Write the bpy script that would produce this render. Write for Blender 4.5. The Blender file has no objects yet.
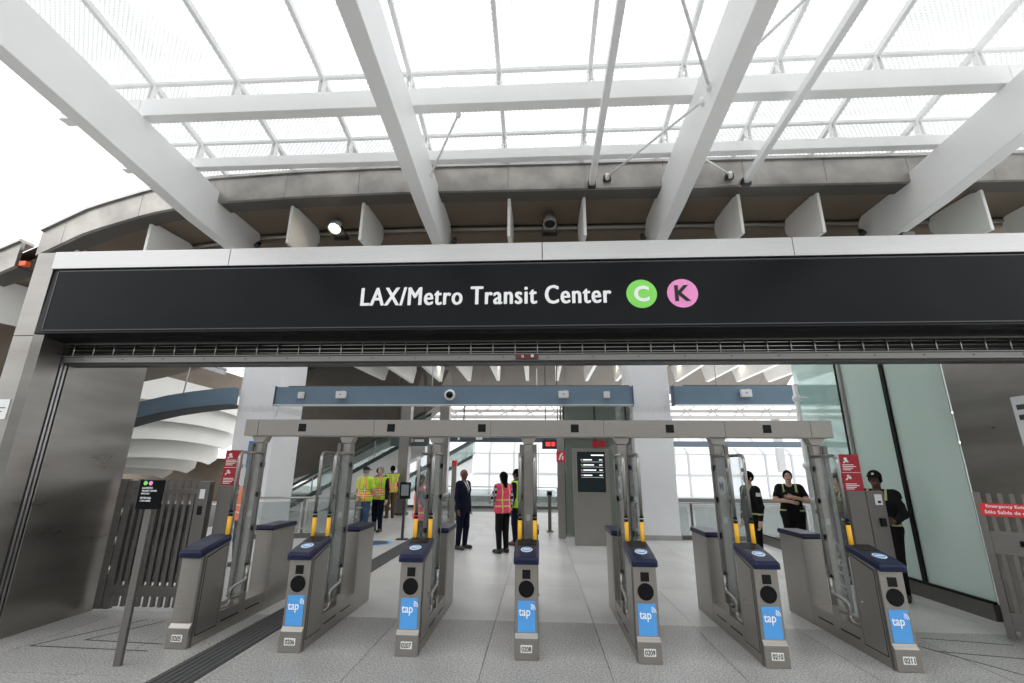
import bpy, bmesh, math, random
import numpy as np
from mathutils import Vector, Matrix
random.seed(7)
SC = bpy.context.scene
COL = SC.collection
# ------------------------------------------------------------------ camera
pit, yaw, roll = (math.radians(a) for a in (15.43, 3.4, 0.46))
fw = Vector((-math.sin(yaw)*math.cos(pit), math.cos(yaw)*math.cos(pit), math.sin(pit)))
rt = Vector((math.cos(yaw), math.sin(yaw), 0)); up = rt.cross(fw)
r2 = math.cos(roll)*rt + math.sin(roll)*up
u2 = -math.sin(roll)*rt + math.cos(roll)*up
cam_d = bpy.data.cameras.new('camera'); cam = bpy.data.objects.new('camera', cam_d); COL.objects.link(cam)
cam_d.sensor_width = 36; cam_d.lens = 459.1*36/1024; cam_d.clip_end = 500; cam_d.clip_start = .05
M = Matrix.Identity(4)
for i in range(3):
    M[i][0], M[i][1], M[i][2] = r2[i], u2[i], -fw[i]
M[0][3], M[1][3], M[2][3] = 0, 0, 1.8
cam.matrix_world = M
SC.camera = cam
# ------------------------------------------------------------------ overcast sky
W = bpy.data.worlds.new('overcast_sky'); SC.world = W; W.use_nodes = True
bg = W.node_tree.nodes['Background']; bg.inputs[0].default_value = (.97, .985, 1, 1); bg.inputs[1].default_value = 1.25
SC.view_settings.view_transform = 'Standard'; SC.view_settings.look = 'None'
SC.view_settings.exposure = 0.85; SC.view_settings.gamma = 1
SC.cycles.max_bounces = 10; SC.cycles.diffuse_bounces = 5; SC.cycles.transparent_max_bounces = 24
SC.cycles.glossy_bounces = 5; SC.cycles.transmission_bounces = 8
SC.cycles.sample_clamp_indirect = 6
SC.cycles.use_denoising = True

# ------------------------------------------------------------------ materials
MATS = {}
def mat(name, col, rough=.5, metal=0., noise=None, var=.1, bump=0., spec=.5, coat=0., alpha=None, emit=None, estr=1., trans=0.):
    if name in MATS: return MATS[name]
    m = bpy.data.materials.new(name); m.use_nodes = True; MATS[name] = m
    nt = m.node_tree; b = nt.nodes['Principled BSDF']
    c = (*col, 1)
    b.inputs['Base Color'].default_value = c; b.inputs['Roughness'].default_value = rough
    b.inputs['Metallic'].default_value = metal; b.inputs['Specular IOR Level'].default_value = spec
    b.inputs['Coat Weight'].default_value = coat
    if trans: b.inputs['Transmission Weight'].default_value = trans
    if emit:
        b.inputs['Emission Color'].default_value = (*emit, 1); b.inputs['Emission Strength'].default_value = estr
    m.diffuse_color = c
    if noise:
        tc = nt.nodes.new('ShaderNodeTexCoord'); mp = nt.nodes.new('ShaderNodeMapping'); n = nt.nodes.new('ShaderNodeTexNoise')
        mp.inputs['Scale'].default_value = noise; n.inputs['Scale'].default_value = 1; n.inputs['Detail'].default_value = 4
        nt.links.new(tc.outputs['Object'], mp.inputs['Vector']); nt.links.new(mp.outputs[0], n.inputs['Vector'])
        r = nt.nodes.new('ShaderNodeMapRange'); nt.links.new(n.outputs['Fac'], r.inputs['Value'])
        r.inputs['From Min'].default_value = .3; r.inputs['From Max'].default_value = .7
        r.inputs['To Min'].default_value = 1-var; r.inputs['To Max'].default_value = 1+var
        mx = nt.nodes.new('ShaderNodeMix'); mx.data_type = 'RGBA'; mx.blend_type = 'MULTIPLY'; mx.inputs[0].default_value = 1
        mx.inputs[6].default_value = c; nt.links.new(r.outputs[0], mx.inputs[7]); nt.links.new(mx.outputs[2], b.inputs['Base Color'])
        if metal > .3:
            r2_ = nt.nodes.new('ShaderNodeMapRange'); nt.links.new(n.outputs['Fac'], r2_.inputs['Value'])
            r2_.inputs['To Min'].default_value = rough-.1; r2_.inputs['To Max'].default_value = rough+.12
            nt.links.new(r2_.outputs[0], b.inputs['Roughness'])
        if bump:
            bp = nt.nodes.new('ShaderNodeBump'); bp.inputs['Strength'].default_value = bump; bp.inputs['Distance'].default_value = .01
            nt.links.new(n.outputs['Fac'], bp.inputs['Height']); nt.links.new(bp.outputs[0], b.inputs['Normal'])
    return m
def glass(name, tint, clear=.85, rough=.02, gloss=.5):
    """thin pane: mostly see-through, a little tinted body and a fresnel sheen"""
    if name in MATS: return MATS[name]
    m = bpy.data.materials.new(name); m.use_nodes = True; MATS[name] = m; nt = m.node_tree
    for n in list(nt.nodes): nt.nodes.remove(n)
    o = nt.nodes.new('ShaderNodeOutputMaterial'); t = nt.nodes.new('ShaderNodeBsdfTransparent'); d = nt.nodes.new('ShaderNodeBsdfTranslucent')
    df = nt.nodes.new('ShaderNodeBsdfDiffuse'); g = nt.nodes.new('ShaderNodeBsdfGlossy'); g.inputs['Roughness'].default_value = rough
    t.inputs[0].default_value = (*[.6+.4*x for x in tint], 1); d.inputs[0].default_value = (*tint, 1); df.inputs[0].default_value = (*tint, 1)
    a = nt.nodes.new('ShaderNodeMixShader'); a.inputs[0].default_value = .5; nt.links.new(d.outputs[0], a.inputs[1]); nt.links.new(df.outputs[0], a.inputs[2])
    b = nt.nodes.new('ShaderNodeMixShader'); b.inputs[0].default_value = clear; nt.links.new(a.outputs[0], b.inputs[1]); nt.links.new(t.outputs[0], b.inputs[2])
    f = nt.nodes.new('ShaderNodeFresnel'); f.inputs[0].default_value = 1.45
    ml = nt.nodes.new('ShaderNodeMath'); ml.operation = 'MULTIPLY'; ml.inputs[1].default_value = gloss; nt.links.new(f.outputs[0], ml.inputs[0])
    c = nt.nodes.new('ShaderNodeMixShader'); nt.links.new(ml.outputs[0], c.inputs[0]); nt.links.new(b.outputs[0], c.inputs[1]); nt.links.new(g.outputs[0], c.inputs[2])
    nt.links.new(c.outputs[0], o.inputs[0]); m.diffuse_color = (*tint, .3)
    return m
def frit_glass():
    """canopy pane with a printed dot frit on a diagonal grid"""
    m = glass('frit_glass', (.72, .73, .73), .8, .05, .4); nt = m.node_tree
    tc = nt.nodes.new('ShaderNodeTexCoord'); mp = nt.nodes.new('ShaderNodeMapping'); mp.inputs['Rotation'].default_value = (0, 0, .785)
    mp.inputs['Scale'].default_value = (22, 22, 22)
    ch = nt.nodes.new('ShaderNodeTexVoronoi'); ch.inputs['Randomness'].default_value = 0; ch.inputs['Scale'].default_value = 1; ch.voronoi_dimensions = '2D'
    nt.links.new(tc.outputs['Object'], mp.inputs[0]); nt.links.new(mp.outputs[0], ch.inputs['Vector'])
    r = nt.nodes.new('ShaderNodeMapRange'); r.inputs['From Min'].default_value = .18; r.inputs['From Max'].default_value = .30
    r.inputs['To Min'].default_value = .26; r.inputs['To Max'].default_value = .96
    nt.links.new(ch.outputs['Distance'], r.inputs[0])
    for n in nt.nodes:
        if n.type == 'MIX_SHADER' and abs(n.inputs[0].default_value-.8) < 1e-4: nt.links.new(r.outputs[0], n.inputs[0])
    return m
STEEL = mat('brushed_steel', (.36, .34, .315), .34, .92, (8, 8, 170), .06, .01)
STEELH = mat('brushed_steel_light', (.46, .455, .45), .33, .9, (4, 4, 120), .06, .01)
STEELD = mat('brushed_steel_dark', (.19, .183, .172), .4, .85, (8, 8, 120), .05)
PANEL = mat('steel_wall_panel', (.30, .285, .265), .30, .92, (.7, .7, 3.5), .16, .02)
FASC = mat('mottled_steel_panel', (.37, .35, .325), .36, .8, (2.2, 2.2, 2.2), .28)
WHITE = mat('white_paint', (.93, .93, .925), .45, 0, (.8, .8, .8), .02)
FINW = mat('fin_white_paint', (.92, .91, .88), .5, 0, (1.2, 1.2, 1.2), .04)
BROWN = mat('brown_soffit', (.20, .155, .115), .5, .15, (1.5, .6, 1.5), .12)
BLACKS = mat('black_sign_face', (.006, .0065, .008), .2, 0, (2, 2, 2), .15, 0, .09)
BLACK = mat('black_plastic', (.008, .008, .009), .45, spec=.2)
DARKM = mat('dark_metal', (.06, .06, .06), .45, .5)
RUBBER = mat('dark_strip', (.05, .05, .05), .7, 0, (9, 9, 9), .25)
NAVY = mat('navy_lid', (.010, .014, .045), .35, 0, (5, 5, 5), .1, 0, .22)
TAPB = mat('tap_blue', (.09, .36, .80), .45, 0, (4, 4, 4), .04)
WPRINT = mat('white_print', (.95, .95, .95), .5)
LBL = mat('number_plate_white', (.80, .80, .78), .5)
INK = mat('black_ink', (.01, .01, .01), .6)
YEL = mat('yellow_sleeve', (.95, .50, .02), .4, 0, (9, 9, 9), .08)
RED = mat('red_sign', (.42, .012, .03), .45)
REDB = mat('bright_red_sign', (.70, .03, .035), .45)
GREEN = mat('line_green', (.25, .80, .12), .5)
PINK = mat('line_pink', (.95, .32, .66), .5)
BLUEB = mat('blue_grey_beam', (.16, .235, .31), .5, 0, (1, 1, 1), .05)
PLWHITE = mat('white_plastic', (.75, .76, .76), .4)
COLW = mat('white_column_paint', (.90, .90, .92), .55, 0, (.9, .9, .9), .03)
CONC = mat('grey_concrete', (.45, .45, .44), .8, 0, (2, 2, 2), .12)
TUBE = mat('steel_tube', (.42, .41, .39), .28, .95)
LEAF = glass('leaf_glass', (.82, .86, .86), .93, .02, .07)
RAILG = glass('railing_glass', (.55, .62, .60), .88)
MINT = glass('mint_glass', (.86, .98, .93), .12, .06, .9)
SHAFT = glass('shaft_glass', (.58, .64, .58), .6, .05, .6)
FARG = glass('far_window_glass', (.80, .82, .84), .34, .1, .5); SKYG = glass('added_skylight_glass', (.93, .94, .95), .9, .1, .5)
SCREEN = mat('screen', (.006, .008, .009), .3, spec=.1, emit=(.02, .03, .032), estr=.25)
SCRTXT = mat('screen_text', (.6, .6, .6), .4, emit=(.8, .85, .85), estr=.7)
LAMP = mat('lamp_glow', (1, .9, .75), .4, emit=(1, .82, .55), estr=9)
REDLED = mat('red_led', (.5, .02, .02), .4, emit=(1, .05, .05), estr=.8)
STICK = mat('sticker_blue', (.18, .45, .78), .5)

def terrazzo(nm, ca, cb, gs):
    m = bpy.data.materials.new(nm); m.use_nodes = True; nt = m.node_tree; b = nt.nodes['Principled BSDF']
    tc = nt.nodes.new('ShaderNodeTexCoord')
    n1 = nt.nodes.new('ShaderNodeTexNoise'); n1.inputs['Scale'].default_value = gs; n1.inputs['Detail'].default_value = 3; n1.inputs['Roughness'].default_value = .8
    n2 = nt.nodes.new('ShaderNodeTexNoise'); n2.inputs['Scale'].default_value = 1.1; n2.inputs['Detail'].default_value = 5
    oi = nt.nodes.new('ShaderNodeObjectInfo')
    for n in (n1, n2): nt.links.new(tc.outputs['Object'], n.inputs['Vector'])
    cr = nt.nodes.new('ShaderNodeValToRGB'); e = cr.color_ramp.elements
    e[0].position = .36; e[0].color = (*ca, 1); e[1].position = .62; e[1].color = (*cb, 1)
    nt.links.new(n1.outputs['Fac'], cr.inputs[0])
    mr = nt.nodes.new('ShaderNodeMapRange'); mr.inputs['From Min'].default_value = .3; mr.inputs['From Max'].default_value = .7; mr.inputs['To Min'].default_value = .84; mr.inputs['To Max'].default_value = 1.1
    nt.links.new(n2.outputs['Fac'], mr.inputs[0])
    mx = nt.nodes.new('ShaderNodeMix'); mx.data_type = 'RGBA'; mx.blend_type = 'MULTIPLY'; mx.inputs[0].default_value = 1
    nt.links.new(cr.outputs[0], mx.inputs[6]); nt.links.new(mr.outputs[0], mx.inputs[7])
    mr2 = nt.nodes.new('ShaderNodeMapRange'); mr2.inputs['To Min'].default_value = .95; mr2.inputs['To Max'].default_value = 1.05; nt.links.new(oi.outputs['Random'], mr2.inputs[0])
    mx2 = nt.nodes.new('ShaderNodeMix'); mx2.data_type = 'RGBA'; mx2.blend_type = 'MULTIPLY'; mx2.inputs[0].default_value = 1
    nt.links.new(mx.outputs[2], mx2.inputs[6]); nt.links.new(mr2.outputs[0], mx2.inputs[7]); nt.links.new(mx2.outputs[2], b.inputs['Base Color'])
    b.inputs['Roughness'].default_value = .38
    return m
TERR = terrazzo('granite_slab', (.13, .127, .12), (.60, .59, .57), 58); TERRI = terrazzo('pale_terrazzo_slab', (.42, .415, .40), (.70, .69, .67), 60)

# ------------------------------------------------------------------ mesh helpers
class MB:
    def __init__(s): s.v = []; s.f = []; s.m = []; s.sm = []
    def add(s, vs, fs, mi=0, smooth=False):
        o = len(s.v); s.v += [tuple(p) for p in vs]
        for f in fs: s.f.append(tuple(i+o for i in f)); s.m.append(mi); s.sm.append(smooth)
        return s
    def box(s, x0, x1, y0, y1, z0, z1, mi=0):
        vs = [(x, y, z) for z in (z0, z1) for y in (y0, y1) for x in (x0, x1)]
        return s.add(vs, [(0, 2, 3, 1), (4, 5, 7, 6), (0, 1, 5, 4), (2, 6, 7, 3), (0, 4, 6, 2), (1, 3, 7, 5)], mi)
    def prism(s, poly, a0, a1, axis='x', mi=0):
        """poly of 2-D points extruded along axis: x -> (y,z), y -> (x,z), z -> (x,y)"""
        def P(p, a): return (a, p[0], p[1]) if axis == 'x' else (p[0], a, p[1]) if axis == 'y' else (p[0], p[1], a)
        n = len(poly); vs = [P(p, a0) for p in poly]+[P(p, a1) for p in poly]
        ar = sum(poly[i][0]*poly[(i+1) % n][1]-poly[(i+1) % n][0]*poly[i][1] for i in range(n))
        fs = [tuple(range(n))[::-1], tuple(range(n, 2*n))]+[(i, (i+1) % n, n+(i+1) % n, n+i) for i in range(n)]
        if (ar < 0) != (axis == 'y'): fs = [f[::-1] for f in fs]
        return s.add(vs, fs, mi)
    def obox(s, a, b, w, h, mi=0, upv=(0, 0, 1)):
        """bar of section w x h from a to b"""
        a = Vector(a); b = Vector(b); d = (b-a).normalized(); x = d.cross(Vector(upv)).normalized(); u = x.cross(d)
        vs = [p+sx*x*w/2+su*u*h/2 for p in (a, b) for sx, su in ((-1, -1), (1, -1), (1, 1), (-1, 1))]
        return s.add(vs, [(0, 1, 2, 3), (7, 6, 5, 4), (0, 4, 5, 1), (1, 5, 6, 2), (2, 6, 7, 3), (3, 7, 4, 0)], mi)
    def tube(s, pts, r, n=8, mi=0, cap=True):
        pts = [Vector(p) for p in pts]; rr = r if isinstance(r, (list, tuple)) else [r]*len(pts)
        ref = None; vs = []
        for i, p in enumerate(pts):
            d = (pts[min(i+1, len(pts)-1)]-pts[max(i-1, 0)]).normalized()
            if ref is None: ref = Vector((1, 0, 0)) if abs(d.x) < .8 else Vector((0, 1, 0))
            x = (ref-d*ref.dot(d)).normalized(); y = d.cross(x); ref = x
            vs += [p+rr[i]*(math.cos(2*math.pi*k/n)*x+math.sin(2*math.pi*k/n)*y) for k in range(n)]
        fs = [(i*n+k, i*n+(k+1) % n, (i+1)*n+(k+1) % n, (i+1)*n+k) for i in range(len(pts)-1) for k in range(n)]
        s.add(vs, fs, mi, True)
        if cap:
            o = len(s.v)-len(vs); L = len(pts)-1
            s.f += [tuple(o+k for k in range(n))[::-1], tuple(o+L*n+k for k in range(n))]; s.m += [mi, mi]; s.sm += [False, False]
        return s
    def lathe(s, prof, c, n=20, mi=0, rot=None):
        """prof: (r, z) pairs; axis z at c, optionally rotated"""
        R = rot or Matrix.Identity(3); c = Vector(c)
        vs = [c+R @ Vector((r*math.cos(2*math.pi*k/n), r*math.sin(2*math.pi*k/n), z)) for r, z in prof for k in range(n)]
        fs = [(i*n+k, i*n+(k+1) % n, (i+1)*n+(k+1) % n, (i+1)*n+k) for i in range(len(prof)-1) for k in range(n)]
        s.add(vs, fs, mi, True); o = len(s.v)-len(vs); L = len(prof)-1
        s.f += [tuple(o+k for k in range(n))[::-1], tuple(o+L*n+k for k in range(n))]; s.m += [mi, mi]; s.sm += [False, False]
        return s
    def mesh(s, name, mats):
        me = bpy.data.meshes.new(name); me.from_pydata(s.v, [], s.f)
        for m in (mats if isinstance(mats, (list, tuple)) else [mats]): me.materials.append(m)
        me.polygons.foreach_set('material_index', s.m); me.polygons.foreach_set('use_smooth', s.sm); me.update()
        return me
    def build(s, name, mats, parent=None, bev=0, loc=None, rot=None):
        o = link(name, s.mesh(name, mats), parent, loc, rot)
        if bev:
            b = o.modifiers.new('bevel', 'BEVEL'); b.width = bev; b.segments = 2; b.limit_method = 'ANGLE'
        return o
def link(name, data, parent=None, loc=None, rot=None):
    o = bpy.data.objects.new(name, data); COL.objects.link(o)
    if parent: o.parent = parent
    if loc: o.location = loc
    if rot: o.rotation_euler = rot
    return o
def tag(o, label=None, cat=None, group=None, kind=None):
    for k, v in (('label', label), ('category', cat), ('group', group), ('kind', kind)):
        if v: o[k] = v
    return o
def thing(name, label, cat, loc=(0, 0, 0), rz=0, group=None):
    return tag(link(name, None, None, loc, (0, 0, rz)), label, cat, group)
RX = Matrix.Rotation(math.pi/2, 3, 'X')
def disc_poly(cx, cz, r, n=28): return [(cx+r*math.cos(2*math.pi*k/n), cz+r*math.sin(2*math.pi*k/n)) for k in range(n)]
TXT = {}
def text_mesh(body, w, h, depth, m, bold=.012, space=1.):
    key = (body, w, h, depth, m.name)
    if key in TXT: return TXT[key]
    c = bpy.data.curves.new('t', 'FONT'); c.body = body; c.size = 1; c.extrude = .02; c.offset = bold; c.space_character = space; c.resolution_u = 4
    o = bpy.data.objects.new('t', c); COL.objects.link(o)
    dg = bpy.context.evaluated_depsgraph_get(); me = bpy.data.meshes.new_from_object(o.evaluated_get(dg))
    bpy.data.objects.remove(o); bpy.data.curves.remove(c)
    P = np.array([v.co[:] for v in me.vertices]); lo = P.min(0); hi = P.max(0)
    sx = (w/(hi[0]-lo[0])) if w else None; sy = h/(hi[1]-lo[1]) if h else sx
    if sx is None: sx = sy
    for v in me.vertices:
        x, y, z = v.co; v.co = ((x-(lo[0]+hi[0])/2)*sx, (y-(lo[1]+hi[1])/2)*sy, (z+.02)*depth/.04)
    me.materials.clear(); me.materials.append(m); TXT[key] = me
    return me
def text(name, body, w, h, loc, m, parent=None, rot=(math.pi/2, 0, 0), depth=.004, bold=.012, space=1.):
    return link(name, text_mesh(body, w, h, depth, m, bold, space), parent, loc, rot)

# ================================================================== FLOOR
PX0, PX1 = -5.75, 5.75                      # the portal's clear width
fl = MB().box(-16, 11, -14, 13.5, -.30, -.012).box(-16, 2.45, 13.5, 22.6, -.30, -.012).build('floor', mat('floor_joint', (.16, .16, .155), .8, 0, (4, 4, 4), .1))
tag(fl, kind='structure')
JX, JY = 1.19, 1.8
slab = {}
def add_slab(x0, x1, y0, y1):
    k = (round(x1-x0, 3), round(y1-y0, 3), y0 > 6)
    if k not in slab: slab[k] = MB().box(.003, k[0]-.003, .003, k[1]-.003, -.012, 0).mesh('floor_slab', TERRI if y0 > 6 else TERR)
    link('floor_slab', slab[k], fl, (x0, y0, 0))
STR0, STR1 = -3.40, -2.99                   # dark guidance strip
for i in range(-9, 9):
    for j in range(-3, 10):
        x0 = .64+JX*i; y0 = 4.5+JY*(j-1); x1 = x0+JX; y1 = min(y0+JY, 22.6)
        if x0 > 2 and y1 > 13.51: continue
        if y0 > 22: continue
        if x0 < STR0 < x1:
            add_slab(x0, STR0, y0, y1)
            if STR1 < x1: add_slab(STR1, x1, y0, y1)
        elif x0 < STR1 < x1: add_slab(STR1, x1, y0, y1)
        else: add_slab(x0, x1, y0, y1)
st = MB().box(STR0+.01, STR1-.01, -2.7, 20, -.011, .001)
so = st.build('guidance_strip', RUBBER, fl)
rib = MB().box(0, .03, -2.7, 20, 0, .006).mesh('rib', mat('strip_rib', (.075, .075, .075), .6))
for k in range(6): link('rib', rib, so, (STR0+.03+k*.062, 0, 0))
# inlaid line marks by the left swing gate and right exit
inl = MB()
for a, b in (((-5.25, 5.1), (-3.95, 5.06)), ((-5.25, 5.1), (-4.75, 6.0)), ((-4.85, 5.3), (-3.95, 5.25)), ((-4.85, 5.3), (-4.5, 5.95)),
             ((4.25, 6.1), (5.1, 5.95)), ((4.1, 5.7), (5.4, 5.45)), ((4.0, 5.9), (4.7, 4.7))):
    inl.obox((*a, .0005), (*b, .0005), .018, .002)
inl.build('inlaid_line', DARKM, fl)
plaza = MB().box(-60, 60, -60, -7, -.35, -.02).box(-60, -16, -7, 45, -.35, -.02).build('ground_plaza', CONC); tag(plaza, kind='structure')

ob = MB().box(-45, 45, -26, -24, 0, 10).build('wall_opposite_added', mat('added_wall_render', (.26, .25, .235), .8, 0, (.3, .3, .3), .1)); tag(ob, kind='structure')  # building added behind the camera so steel and sign reflect something dark
for z in (1.0, 4.2, 7.2):
    wm = MB().box(0, 3.2, -24.02, -23.95, z, z+2.0).mesh('added_window', mat('added_wall_glass', (.05, .06, .065), .15))
    for k in range(20): link('added_window', wm, ob, (-42+4.2*k, 0, 0))
# ================================================================== SHELL ROOF (soffit, fascia, fins)
ARX = [-24, -20, -16, -13, -11, -8.99, -8.33, -7.56, -6.51, -5.62, -4, -2.28, 2.6, 7.5, 14, 20]
ARZ = [2.2, 2.8, 3.5, 4.1, 4.6, 5.26, 5.58, 6.00, 6.33, 6.49, 6.57, 6.60, 6.57, 6.53, 6.5, 6.5]
def arch(x): return float(np.interp(x, ARX, ARZ))
def shell(x, y): return arch(x)+.12*(y-6.5)*min(1, max(0, (-6-x)/3))
F = 6.5
xs = np.linspace(-17.5, 11.5, 59); ys = [6.62, 7.1, 7.6, 8.2, 9.5, 11, 13, 15, 17, 19, 20.6]
ceil = MB(); n = len(xs)
for dz, flip in ((-.38, True), (-.15, False)):
    vs = [(x, y, shell(x, y)+dz) for y in ys for x in xs]
    fs = [(j*n+i, j*n+i+1, (j+1)*n+i+1, (j+1)*n+i) for j in range(len(ys)-1) for i in range(n-1) if not (xs[i] > 6.4 and 8 < ys[j] < 14.9) and not (xs[i] > -11 and 9.4 < ys[j] < 14.9) and not (xs[i] < -11 and ys[j] > 14.9)]
    ceil.add(vs, [f[::-1] for f in fs] if flip else fs, 0, True)
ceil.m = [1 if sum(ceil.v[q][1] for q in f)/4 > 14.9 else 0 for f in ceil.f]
co = tag(ceil.build('ceiling', [BROWN, mat('brown_soffit_shaded', (.055, .042, .032), .5, .2, (1.5, .6, 1.5), .12)]), kind='structure')  # far ceiling: darker copy of the soffit brown, interior shade put into its colour
# cove: rounded ledge and the brown wall below it, behind the eave fins
cv = MB()
prof = [(8.0, -.3), (7.86, -.36), (7.80, -.42), (7.78, -.48), (7.82, -.54), (7.92, -.58), (7.96, -.75), (8.05, -1.1), (8.3, -1.5), (8.5, -1.5), (8.5, -.3)]
vs = [(x, y, shell(x, 8)+z) for x in xs for y, z in prof]; k = len(prof)
cv.add(vs, [(i*k+j, i*k+(j+1) % k, (i+1)*k+(j+1) % k, (i+1)*k+j) for i in range(n-1) for j in range(k)], 0, True)
cv.build('cove', BROWN, co)
MB().tube([(x, 7.76, shell(x, 8)-.43) for x in xs[10:]], .045, 8).build('cove_rail', STEEL, co)
for k in range(-4, 10):  # skylight added out of sight above the lintel to brighten the concourse floor
    x = -5.9+1.23*k; z = shell(x, 12)-.36
    MB().box(x+.05, x+1.18, 9.5, 15, z, z+.02).build('added_skylight_pane', SKYG, co); MB().box(x-.04, x+.04, 9.5, 15, z-.12, z+.08).build('added_skylight_bar', WHITE, co)
# fascia panels, one by one
def fascia(x0, x1, dz=0):
    m = MB(); st = 4; top = []; bot = []
    for i in range(st+1):
        x = x0+.0015+(x1-x0-.003)*i/st; z = arch(x)+dz; top.append((x, z)); bot.append((x, z-.44))
    m.prism(top+bot[::-1], F, F+.06, 'y')
    lip = [(x, z-.44) for x, z in top]; l2 = [(x, z-.40) for x, z in top]
    m.build('fascia_panel', FASC, co, .004)
    MB().prism(l2+lip[::-1], F+.06, F+.34, 'y').build('fascia_lip', mat('bronze_lip', (.12, .11, .10), .5, .4), co)
    c = MB(); c.prism([(x, z+.05) for x, z in top]+[(x, z) for x, z in top[::-1]], F-.04, F+.2, 'y'); c.build('eave_cap', STEELH, co)
BX = [-5.45, -1.72, 2.08, 5.85]; FS = 1.245
for k in range(-2, 14):
    x0 = -5.45+FS*k; fascia(x0, x0+FS)
fascia(-8.33, -7.94)
for k in range(4): fascia(-8.64-FS*(k+1), -8.64-FS*k, -.03)
orange = MB().box(-8.60, -8.48, F+.02, F+.1, 4.98, 5.06).build('beacon', mat('orange_cap', (.8, .12, .03), .4), co)
# fins
def fin(x, pts, parent=co, t=.05, m=FINW):
    return MB().prism(pts, x-t/2, x+t/2, 'x').build('fin', m, parent, .006)
def eave_fin(x):
    s = shell(x, 7)-6.60
    fin(x, [(6.76, 6.19+s), (7.62, 6.24+s), (7.72, 6.21+s), (7.77, 6.10+s), (7.76, 5.98+s), (7.45, 5.50+s), (6.76, 5.46+s)])
for k in range(-5, 16):
    x = -5.45+FS*k
    if min(abs(x-b) for b in BX) < .3: continue
    eave_fin(x)
for k in range(-1, 14):
    x = -5.45+FS*k
    tops = [(y, shell(x, y)-.37) for y in np.linspace(14.2, 19.6, 9)]
    lows = [(y, z-.84) for y, z in tops]; lows[-1] = (lows[-1][0]-.35, lows[-1][1]); tops.append((tops[-1][0]+.06, tops[-1][1]-.2))
    fin(x, tops+lows[::-1], t=.13)
# far eave drop with seams between its panels
for k in range(-5, 14):
    x0 = -6.3+FS*k; x1 = x0+FS-.008
    v = [(x, y, (arch(x) if dz < -.5 else shell(x, 20.3))+dz-(min(2.15, .85*max(0, -3.9-x)) if dz < -.5 else 0)) for x in (x0, x1) for y, dz in ((19.9, -.40), (21.3, -1.15), (22.4, -1.25), (22.4, -1.1), (21.3, -1.0), (19.9, -.25))]
    MB().add(v, [(0, 1, 7, 6), (1, 2, 8, 7), (2, 3, 9, 8), (3, 4, 10, 9), (4, 5, 11, 10), (5, 4, 3, 2, 1, 0), (6, 7, 8, 9, 10, 11)]).build('eave_panel', mat('eave_grey', (.155, .137, .117), .5, .2, (1, 1, 1), .1), co)
# downlights in the far ceiling
rimm = MB().lathe([(.17, .12), (.19, 0), (.15, -.0), (.13, .07)], (0, 0, 0), 16).mesh('rim', PLWHITE)
glow = MB().lathe([(.12, .03), (.12, .05)], (0, 0, 0), 16).mesh('glow', LAMP)
for k in range(12):
    x = -4.2+FS*k-.62+FS*.5-.0; y = 18.6; z = shell(x, y)-.50
    t = thing('ceiling_downlight', 'round white recessed downlight in the brown ceiling beyond the blue beam', 'light', (x, y, z), 0, 'downlights in the far ceiling')
    link('rim', rimm, t)
    link('glow', glow, t)
    if k % 2: continue
    L = bpy.data.lights.new('downlight', 'SPOT'); L.energy = 160; L.color = (1, .9, .78); L.spot_size = 2.2; L.shadow_soft_size = .15
    lo = link('downlight', L, t, (0, 0, -.03))

# eave spotlights behind the sign
def spotlight(x, y, z, lit, tilt, label):
    t = thing('spotlight', label, 'spotlight', (x, y, z))
    R = Matrix.Rotation(tilt, 3, 'X')
    MB().lathe([(.05, .17), (.085, .13), (.10, .06), (.115, .05), (.12, -.06), (.105, -.06), (.095, -.0)], (0, 0, 0), 20, 0, R).build('housing', PLWHITE if lit else mat('grey_housing', (.35, .34, .32), .5), t)
    MB().lathe([(.097, -.02), (.097, -.03)], (0, 0, 0), 20, 0, R).build('lens', LAMP if lit else BLACK, t)
    MB().box(-.13, -.11, -.02, .03, -.02, .02).box(.11, .13, -.02, .03, -.02, .02).obox((-.12, 0, 0), (-.12, .3, -.06), .02, .03).obox((.12, 0, 0), (.12, .3, -.06), .02, .03).box(-.14, .14, .28, .32, -.1, -.04).build('bracket', DARKM, t)
spotlight(.22, 7.3, 6.0, False, -.35, 'round dark floodlight under the eave between two white fins')
spotlight(-3.67, 7.3, 6.0, True, -.55, 'lit round white floodlight under the eave above the sign')
for x in BX:   # small clamp lamps near the beam ends
    t = thing('clamp_lamp', 'small dark lamp clamped beside the end of a white canopy beam', 'lamp', (x+(.2 if x < 0 else -.2), 7.55, 5.82), 0, 'clamp lamps at the beam ends')
    MB().lathe([(.03, .08), (.045, .02), (.05, -.06), (.04, -.06)], (0, 0, 0), 12, 0, Matrix.Rotation(-.6, 3, 'X')).build('head', DARKM, t)
    MB().tube([(0, .02, 0), (0, .1, -.06), (0, .35, -.1)], .015, 6).build('arm', DARKM, t)

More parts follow.
